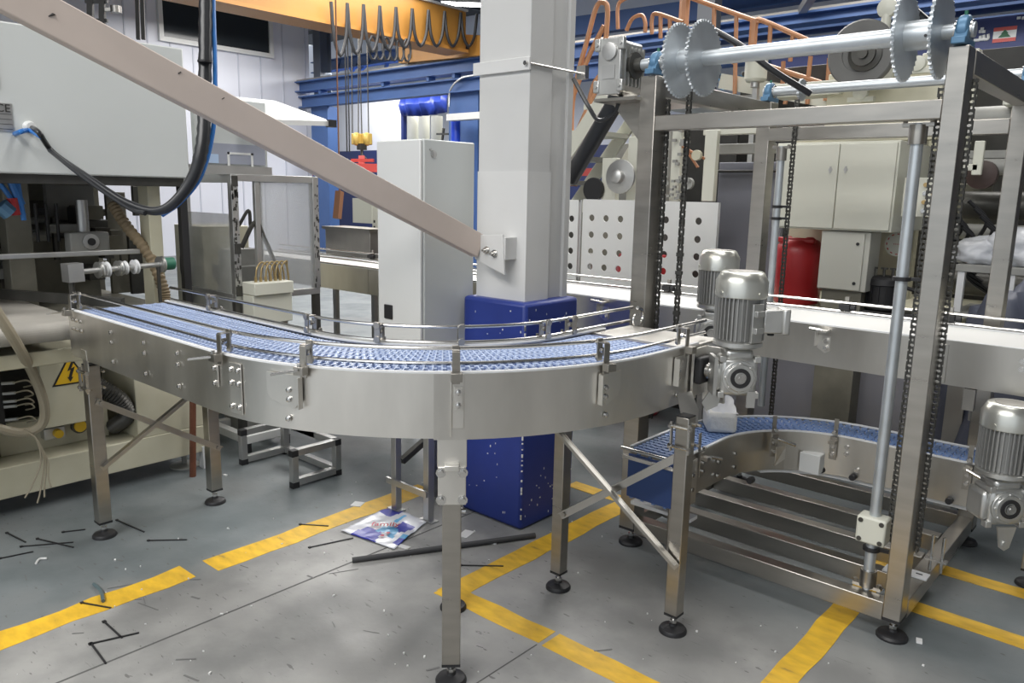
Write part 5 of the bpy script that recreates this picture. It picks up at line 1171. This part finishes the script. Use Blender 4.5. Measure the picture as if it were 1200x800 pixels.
q = MB(); q.bb((xl, RY-.09, zA1), (6, RY-.02, zA1+.05)); q.build('crane_rail', STEELD, BR)
for px in (378, 452, 505, 535):
    p = at(px, 100, Y=RY); q = MB(); q.bb((p.x-.04, RY-.1, zB1), (p.x+.04, RY+.1, zA0)); q.build('spacer', RUNB, BR)
y2 = RY+4.5; zc0, zc1 = at(440, 76, Y=y2).z, at(440, 62, Y=y2).z
q = MB(); ibeam(q, at(368, 70, Y=y2).x, 8, y2, zc0, zc1, .3); q.build('far_girder', RUNB, BR)
q = MB(); q.bb((at(368, 95, Y=y2).x, y2-.1, at(440, 100, Y=y2).z), (8, y2+.1, at(440, 92, Y=y2).z)); q.build('far_girder', RUNB, BR)
for px0, px1 in ((412, 421), (421, 434), (395, 398), (452, 454), (470, 484), (498, 484)):
    q = MB(); q.bar(at(px0, 84 if px0 != px1 else 92, Y=y2), at(px1, 70, Y=y2), .10, .10); q.build('lattice_member', RUNB, BR)
for px0, px1, m_ in ((365, 384, RUNB), (526, 545, RUNB), (545, 560, RUNB)):
    a, b = at(px0, 150, Y=RY+.1), at(px1, 150, Y=RY+.1); q = MB(); q.bb((a.x, RY+.1, 0), (b.x, RY+.4, zB0)); q.build('runway_column', m_, BR)
q = MB(); p = at(534, 150, Y=RY-.2); q.cyl((p.x, RY-.2, .5), (p.x, RY-.2, at(534, 138, Y=RY-.2).z), .10, 16); tag(q.build('blue_cylinder', mat('bright_blue_paint', (.02, .06, .5), .3)), 'bright blue upright cylinder beside the runway column', 'cylinder')
q = MB(); q.tube(smooth_path([at(526, 125, Y=RY-.05), at(528, 105, Y=RY-.05), at(540, 92, Y=RY-.1), at(556, 88, Y=RY-.1)]), .02, 6); q.build('conduit', ALU, BR)
q = MB(); a, b = at(523, 136, Y=RY-.6), at(562, 130, Y=RY-.6); q.bb((a.x, RY-.6, a.z-.09), (b.x+2, RY-.4, a.z+.04)); q.build('grey_bracket', COLP, BR)
# orange travelling crane
XO = -9*K
CRN = thing('bridge_crane', (XO, 8, 4.5), 'orange overhead travelling crane with looped black festoon cables', 'crane')
b0, b1 = at(250, -2, X=XO), at(546, 50, X=XO); ztop = at(500, 2, X=XO).z; zb0 = at(467, 45, X=XO).z
q = MB(); q.bb((XO-.5, -3, zb0), (XO, b1.y, ztop)); q.build('box_girder', CRANE, CRN, bev=.01)
q = MB(); q.bb((XO-.55, -3, zb0-.02), (XO+.08, b1.y, zb0+.04)); q.build('lower_flange', mat('crane_flange_brown', (.45, .20, .04), .5), CRN)
q = MB(); q.bb((XO-.5, -3, ztop), (XO+.06, b1.y, ztop+.04)); q.build('top_rail', COLP, CRN)
e0_, e1_ = at(467, 72, Y=RY-.02), at(568, 58, Y=RY-.02)
q = MB(); q.prism([tuple(at(*p, Y=RY-.25)) for p in ((467, 56), (480, 46), (540, 40), (572, 42), (572, 64), (467, 74))], (0, .35, 0)); ec = q.build('end_carriage', CRANE, CRN)
for px, py in ((480, 66), (548, 57)):
    q = MB(); q.lathe(at(px, py, Y=RY-.26), [(.05, 0), (.05, -.02)], (0, 1, 0), 14); q.build('wheel_hub', BLACK, ec)
q = MB(); q.lathe(at(514, 48, Y=RY-.3), [(.10, -.1), (.10, .0)], (1, 0, 0), 14); q.build('drive_motor', MGREY, ec)
n_ = 9
for i in range(n_): # festoon loops hung along the girder
    p0 = at(388+i*19, 2+i*1.6, X=XO+.15); p1 = at(388+(i+1)*19, 2+(i+1)*1.6, X=XO+.15); zz = at(400+i*18, 62-i*2.5 if i < 5 else 50, X=XO+.15).z
    mid = (p0+p1)/2; mid.z = zz-.05
    q = MB(); q.tube(smooth_path([p0, p0.lerp(mid, .5)+Vector((0, -.04, -.12)), mid, p1.lerp(mid, .5)+Vector((0, .04, -.12)), p1], 4), .03, 6); q.build('festoon_cable', BLACK, CRN)
for i in range(6): # small rings under the girder
    c = at(437+i*8, 56+i*.6, X=XO+.1); q = MB(); q.tube([c+Vector((0, .09*math.cos(t), .20*math.sin(t))) for t in [k*PI/5 for k in range(11)]], .022, 6); q.build('cable_ring', BLACK, CRN)
for px in (404, 407, 412, 423):
    q = MB(); a = at(px, 40, X=XO+.1); q.cyl(a, (a.x, a.y, at(px, 62 if px > 408 else 178, X=XO+.1).z), .012, 6); q.build('pendant_cable', BLACK, CRN)
HK = thing('hook_block', at(423, 165, D=15.5), 'yellow double crane hook block hanging on steel ropes', 'crane hook')
for px in (418, 430):
    q = MB(); p = at(px, 163, D=15.5); q.lathe(p, [(.10, -.06), (.13, -.03), (.13, .03), (.10, .06)], (CR.x, CR.y, 0), 18); q.box(p, (.16, .16, .22)); q.build('sheave_block', mat('hook_yellow%d' % px, (.62, .42, .10), .5), HK, bev=.02)
q = MB(); p = at(424, 172, D=15.5); q.box(p, (.14, .14, .12)); q.tube([p+Vector((0, 0, -.05)), p+Vector((0, 0, -.16)), p+CR*.07+Vector((0, 0, -.22)), p+CR*.02+Vector((0, 0, -.28)), p-CR*.06+Vector((0, 0, -.24))], .03, 8); q.build('hook', DARKS, HK)
for px, px2 in ((413, 412), (420, 420), (424, 421), (432, 430)):
    q = MB(); q.cyl(at(px, 158, D=15.5), at(px2, 40, D=15.5), .012, 6); q.build('steel_rope', DARKS, HK)
q = MB(); a = at(424, 183, D=15.5); q.bar(at(402, 196, D=15.5), at(446, 197, D=15.6), .3, .16); q.bar(a, at(424, 196, D=15.5), .12, .12); q.bar(at(412, 188, D=15.5), at(438, 188, D=15.5), .14, .06); tag(q.build('lifting_beam', REDP), 'red lifting beam hanging below the yellow hook block', 'beam')
# white partition and tarpaulin
Yq = RY+2.5
a, b = at(384, 150, Y=Yq), at(472, 150, Y=Yq); q = MB(); q.bb((a.x, Yq, at(440, 176, Y=Yq).z), (b.x, Yq+.1, at(440, 110, Y=Yq).z)); PT_ = thing('white_partition', (a.x, Yq, 0), 'white partition with a navy lower band under the blue runway', 'partition'); q.build('white_sheet', WALLW, PT_)
q = MB(); q.bb((a.x, Yq-.01, .45), (b.x, Yq+.1, at(440, 176, Y=Yq).z)); q.build('navy_band', NAVY, PT_)
q = MB(); q.bb((b.x-.05, Yq-.02, 0), (b.x+.05, Yq+.1, at(440, 110, Y=Yq).z)); q.build('blue_edge', NAVY, PT_)
q = MB(); q.bb((a.x, Yq-.01, 0), (b.x, Yq+.1, .45)); q.build('pale_skirt', WALLW, PT_)
a, b = at(474, 118, Y=Yq), at(528, 128, Y=Yq); zt3, zb3 = at(500, 110, Y=Yq).z, at(500, 134, Y=Yq).z
q = MB(); pts = []; random.seed(6)
for i in range(13):
    u = i/12; pts.append((a.x+(b.x-a.x)*u, Yq-.1+.08*math.sin(i*2.1), zt3)); pts.append((a.x+(b.x-a.x)*u, Yq-.22+.08*math.sin(i*1.7), (zt3+zb3)/2)); pts.append((a.x+(b.x-a.x)*u, Yq-.12+.05*math.sin(i*2.9), zb3-.05*math.sin(u*PI)))
q.add(pts, [(i*3+j, (i+1)*3+j, (i+1)*3+j+1, i*3+j+1) for i in range(12) for j in range(2)]); o = q.build('tarpaulin', TARP); s = o.modifiers.new('s', 'SOLIDIFY'); s.thickness = .02; tag(o, 'dark blue tarpaulin hung under the runway above the paper rolls', 'tarpaulin')
for i, (px, pt) in enumerate(((484, 134), (497, 132), (512, 136))):
    p = at(px, 150, Y=Yq+1.6); q = MB(); q.cyl((p.x, p.y, 0), (p.x, p.y, at(px, pt, Y=Yq+1.6).z), .17, 18); tag(q.build('paper_roll', CREAML), ('leftmost', 'middle', 'rightmost')[i]+' of three tall cream paper reels under the tarpaulin', 'paper roll', 'tall paper reels under the tarpaulin')
q = MB(); p = at(520, 150, Y=Yq+.2); q.bar(p, at(518, 166, Y=Yq+.2), .05, .05); q.bar(at(512, 157, Y=Yq+.2), at(526, 157, Y=Yq+.2), .05, .05); tag(q.build('wall_bracket', DARKS), 'small dark bracket in front of the right paper reel', 'bracket')
q = MB(); q.bar(at(398, 224, D=7.5), at(395, 256, D=7.5), .06, .06); a = at(398, 224, D=7.5); q.cyl(a, (a.x, a.y, 8.5), .007, 6); tag(q.build('wooden_bar', mat('brown_handle', (.22, .10, .05), .6)), 'brown bar hanging behind the diagonal beam', 'bar')

# black ladder rail and gauge at the upper left
UL = thing('cable_ladder', at(112, 0, D=7.5), 'black vertical cable ladder rising behind the diagonal beam', 'ladder')
for px in (106, 120):
    q = MB(); q.bar(at(px, 30, D=7.5), at(px, -60, D=7.5), .05, .05); q.build('rail', DARK, UL)
for py in (-20, 2, 24): q = MB(); q.bar(at(100, py, D=7.5), at(126, py, D=7.5), .03, .03); q.build('rung', DARK, UL)
q = MB(); q.bar(at(122, 12, D=7.5), at(136, 10, D=7.5), .03, .03); q.lathe(at(136, 11, D=7.5), [(.05, -.03), (.05, .03)], (0, 0, 1), 14); q.build('side_knob', STEELD, UL)
for px in (162, 168):
    q = MB(); q.bar(at(px, 46, D=9), at(px-3, -60, D=9), .04, .04); tag(q.build('dark_pipe', DARK), 'thin dark vertical pipe before the white wall, '+('left' if px == 162 else 'right')+' of two', 'pipe', 'pair of dark pipes before the white wall')
# banner on the right under the runway
BN = thing('shop_banner', at(1120, 80, Y=RY-.3), 'dark blue fascia board with white Arabic lettering and a small red and white flag', 'banner')
Yb = RY-.35; a, b = at(905, 60, Y=Yb), at(1420, 60, Y=Yb); z1, z0 = at(1150, 22, Y=Yb).z, at(1150, 66, Y=Yb).z
q = MB(); q.bb((a.x, Yb, z0), (b.x, Yb+.06, z1)); q.build('board', NAVY, BN)
q = MB(); q.bb((a.x, Yb-.004, z0), (b.x, Yb+.05, z0+.03)); q.build('edge_strip', REDP, BN)
f0, f1 = at(1165, 33, Y=Yb), at(1192, 33, Y=Yb); fz = at(1178, 49, Y=Yb).z; h_ = f0.z-fz
fl = MB(); fl.bb((f0.x, Yb-.008, fz), (f1.x, Yb-.002, f0.z)); fo = fl.build('flag', WHITE, BN, label='white field of the flag')
q = MB(); q.bb((f0.x, Yb-.010, fz), (f1.x, Yb-.008, fz+h_*.25)); q.build('red_band', REDP, fo); q = MB(); q.bb((f0.x, Yb-.010, f0.z-h_*.25), (f1.x, Yb-.008, f0.z)); q.build('red_band', REDP, fo)
cx_ = (f0.x+f1.x)/2; cz_ = fz+h_*.5
q = MB(); q.prism([(cx_-.07, Yb-.012, cz_-.035), (cx_+.07, Yb-.012, cz_-.035), (cx_+.03, Yb-.012, cz_+.01), (cx_+.04, Yb-.012, cz_+.01), (cx_, Yb-.012, cz_+.06), (cx_-.04, Yb-.012, cz_+.01), (cx_-.03, Yb-.012, cz_+.01)], (0, .003, 0)); q.build('cedar_tree', mat('dark_green_print', (.02, .12, .05), .5), fo)
def stroke(pts, r_=.018):
    q = MB(); q.tube(smooth_path([at(*p, Y=Yb-.01) for p in pts], 5), r_, 6); q.build('letter', WHITE, BN)
stroke([(1158, 40), (1158, 45), (1154, 46), (1153, 41)]); stroke([(1153, 41), (1153, 45.5), (1149, 46), (1149, 42)]); stroke([(1149, 42), (1149, 46), (1145, 47), (1138, 47)]); stroke([(1138, 47), (1130, 46), (1128, 41), (1133, 38), (1137, 41)])
for p in ((1149, 37), (1153, 37), (1151, 34)):
    q = MB(); q.box(at(*p, Y=Yb-.01), (.035, .02, .035)); q.build('letter_dot', WHITE, BN)
for px in (1194, 1200, 1206):
    q = MB(); q.box(at(px, 21, Y=Yb-.01), (.04, .02, .03)); q.build('small_letter', WHITE, BN)
q = MB(); a, b = at(1120, 78, Y=Yb+.3), at(1400, 78, Y=Yb+.3); q.bb((a.x, Yb+.3, at(1150, 72, Y=Yb+.3).z-.25), (b.x, Yb+.35, at(1150, 62, Y=Yb+.3).z)); tag(q.build('white_ledge', WALLW), 'white wall strip below the dark blue banner', 'panel')
# second big blue roof girder on the right
q = MB(); ibeam(q, at(690, 60, Y=RY-1.2).x, 6, RY-1.0, at(1000, 22, Y=RY-1.0).z, at(1000, 8, Y=RY-1.0).z, .3); tag(q.build('roof_girder', RUNB), 'upper blue steel girder above the banner on the right', 'girder')
a, b = at(664, 40, Y=RY+1), at(830, 30, Y=RY+1)
for (p0, p1, w_) in (((664, 33), (838, 10), .35), ((664, 70), (838, 48), .35)):
    q = MB(); q.bar(at(*p0, Y=RY+1), at(*p1, Y=RY+1), .2, w_); q.build('truss_chord', RUNB, BR)
q = MB(); q.bar(at(680, 62, Y=RY+1), at(712, 32, Y=RY+1), .15, .12); q.build('lattice_member', RUNB, BR)
q = MB(); q.bb((at(838, 0, Y=RY-2).x, RY-2, 0), (at(818, 0, Y=RY-2).x, RY-1.8, 8)); tag(q.build('dark_column', mat('charcoal_column_paint', (.05, .055, .065), .5)), 'dark charcoal hall column behind the left pair of sprockets', 'column')
# ================================================================== THINGS ON THE FLOOR
a, b = at(413, 656, Z=.013), at(627, 627, Z=.013)
q = MB(); q.cyl(a, b, .0125, 12); tag(q.build('rubber_bar', mat('charcoal_foam', (.055, .055, .058), .6)), 'long dark grey round bar lying on the floor in front of the blue plinth', 'bar')
# printed packaging film
BG = thing('printed_wrapper', at(455, 620, Z=0), 'crumpled white packaging film with blue wave print lying beside the yellow line', 'wrapper')
from mathutils import noise as NZ
def film(corners, nm, m_, par, lift=.004, n_=14, amp=.012, seed=1):
    c = [at(*p, Z=.002) for p in corners]; vs = []
    for i in range(n_+1):
        for j in range(n_+1):
            u, v = i/n_, j/n_; p = (c[0]*(1-u)+c[1]*u)*(1-v)+(c[3]*(1-u)+c[2]*u)*v
            z = lift+amp*abs(NZ.noise(Vector((p.x*9, p.y*9, seed))))+amp*.4*abs(NZ.noise(Vector((p.x*30, p.y*30, seed))))
            vs.append((p.x, p.y, z))
    return vs, [(i*(n_+1)+j, (i+1)*(n_+1)+j, (i+1)*(n_+1)+j+1, i*(n_+1)+j+1) for i in range(n_) for j in range(n_)]
crn = [(399, 622), (459, 594), (500, 612), (462, 644)]
vs, fs = film(crn, '', None, None, n_=26)
q = MB(); q.add(vs, fs); q.k = []
for f in fs:
    i, j = divmod(f[0], 27); u, v = i/26, j/26
    k = 0
    w1 = v-.30-.22*math.sin(u*5.2+.4)
    if u < .30 and .18 < v+.35*u < .62 and abs(w1) < .30: k = 1
    if u > .72 and abs(v-.10-.3*(u-.7)) < .16: k = 1
    if .42 < v < .85 and abs(u-.38-.5*(v-.5)) < .10: k = 1 if v > .62 else 2
    if .20 < u < .5 and abs(v-.80+.3*u) < .06: k = 2
    if .55 < u < .72 and .60 < v < .92: k = 1
    if .62 < u < .9 and abs(v-.48) < .05: k = 2
    if v > .88 and .1 < u < .4: k = 1 if u < .3 else 2
    q.k.append(k)
q.i = 1; o = q.build('film_sheet', [WRAP, INKB, INKC], BG); s = o.modifiers.new('s', 'SOLIDIFY'); s.thickness = .0008
R = Matrix.Rotation(.72, 3, 'Z'); p = at(452, 614, Z=.02)
t_ = text_mesh('family', .060, p, R, BG, INKR, 'lettering', .0006)
p = at(466, 627, Z=.02); 
for i, (px, py) in enumerate(((448, 627), (455, 624))):
    q = MB(); q.lathe(at(px, py, Z=.016), [(.010, 0), (.010, .001)], n=8); q.build('flower_print', INKR, BG)
def scrap(nm, px, py, sx, sy, rz, m_, label, cat, h=.004, grp=None):
    p = at(px, py, Z=0); q = MB(); q.box((p.x, p.y, h/2), (sx, sy, h), rz); return tag(q.build(nm, m_), label, cat, grp)
scrap('paper_card', 419, 591, .055, .06, .5, PAPER, 'small white card lying on the yellow line near the cabinet stand', 'card')
scrap('paper_scrap', 473, 641, .06, .03, .2, PAPER, 'white paper scrap at the lower corner of the printed wrapper', 'scrap')
scrap('paper_scrap', 546, 626, .05, .08, .3, PAPER, 'white paper scrap on the floor against the blue plinth', 'scrap')
scrap('paper_scrap', 1077, 752, .02, .025, .3, PAPER, 'tiny white crumb of paper right of the lift frame front foot', 'scrap', .01)
scrap('paper_scrap', 264, 557, .02, .015, .3, PAPER, 'tiny white chip between the conveyor leg and the profile stand', 'scrap', .006)
scrap('paper_scrap', 578, 637, .03, .012, .6, PAPER, 'small white shred under the right end of the grey bar', 'scrap', .006)
def tie(px0, py0, px1, py1, label, w_=.006):
    a, b = at(px0, py0, Z=.003), at(px1, py1, Z=.003); q = MB(); q.bar(a, b, w_, .004); q.box(a, (.012, .012, .006)); tag(q.build('cable_tie', BLACK), label, 'cable tie', 'black cable ties scattered on the floor')
tie(25, 640, 86, 635, 'black cable tie crossed by another near the left foot, flatter one'); tie(44, 631, 86, 641, 'black cable tie crossing over the flatter one near the left foot')
tie(0, 654, 39, 646, 'black cable tie reaching the left edge of the picture'); tie(8, 624, 30, 635, 'short black cable tie pointing at the left machine foot')
tie(137, 609, 169, 623, 'black cable tie lying right beside the left conveyor foot pad'); tie(174, 633, 219, 632, 'straight black cable tie between the left feet and the yellow line')
tie(74, 623, 100, 620, 'black cable tie with a bent head left of the conveyor foot'); tie(122, 728, 143, 747, 'black cable tie, upper one of the Z shaped group')
tie(106, 754, 163, 741, 'black cable tie, middle one of the Z shaped group'); tie(107, 754, 124, 777, 'black cable tie, lower one of the Z shaped group')
tie(96, 706, 130, 712, 'brownish black cable tie lying on the worn yellow line'); tie(363, 641, 414, 630, 'thin black strip left of the printed wrapper')
tie(352, 614, 385, 616, 'thin dark strip lying across the yellow line by the wrapper'); tie(540, 662, 590, 663, 'thin dark strip on the yellow line right of the middle leg')
q = MB(); q.tube(smooth_path([at(110, 684, Z=.008), at(118, 692, Z=.008), at(121, 704, Z=.008)]), .007, 8); tag(q.build('hose_offcut', mat('teal_grey_hose', (.09, .13, .14), .4)), 'short curved grey hose offcut beside the yellow line', 'hose')
q = MB(); q.tube(smooth_path([at(42, 660, Z=.005), at(46, 655, Z=.005), at(55, 654, Z=.005)]), .005, 6); tag(q.build('white_clip', WHITE), 'small white bent clip on the floor at the left', 'clip')
random.seed(17); q = MB()
for i in range(120):
    x, y = random.uniform(-3.4, -.4), random.uniform(.6, 3.0); s = random.uniform(.002, .006); q.box((x, y, s/2), (s, s*random.uniform(.6, 2), s), random.uniform(0, 3))
tag(q.build('floor_crumbs', PAPER), 'tiny pale crumbs strewn over the concrete', 'crumbs', None, 'stuff')
random.seed(19); q = MB()
for i in range(26):
    px, py = random.uniform(10, 760), random.uniform(600, 795); a = at(px, py, Z=.0017); an = random.uniform(-.4, 1.3); L_ = random.uniform(.02, .07)*(1 if random.random() < .8 else 2)
    q.bar(a, a+Vector((L_*math.cos(an), L_*math.sin(an), 0)), random.uniform(.002, .009), .0006)
q.build('scuff_marks', mat('grey_scuff', (.16, .16, .16), .6), FL, kind='stuff')
# small joined fittings that cannot be picked apart in the photograph
for o in bpy.data.objects:
    if o.type == 'MESH' and o.parent and o.name.split('.')[0] in ('u_clamp', 'clamp_lever', 'end_cap', 'shaft_post', 'conduit'): o['kind'] = 'stuff'
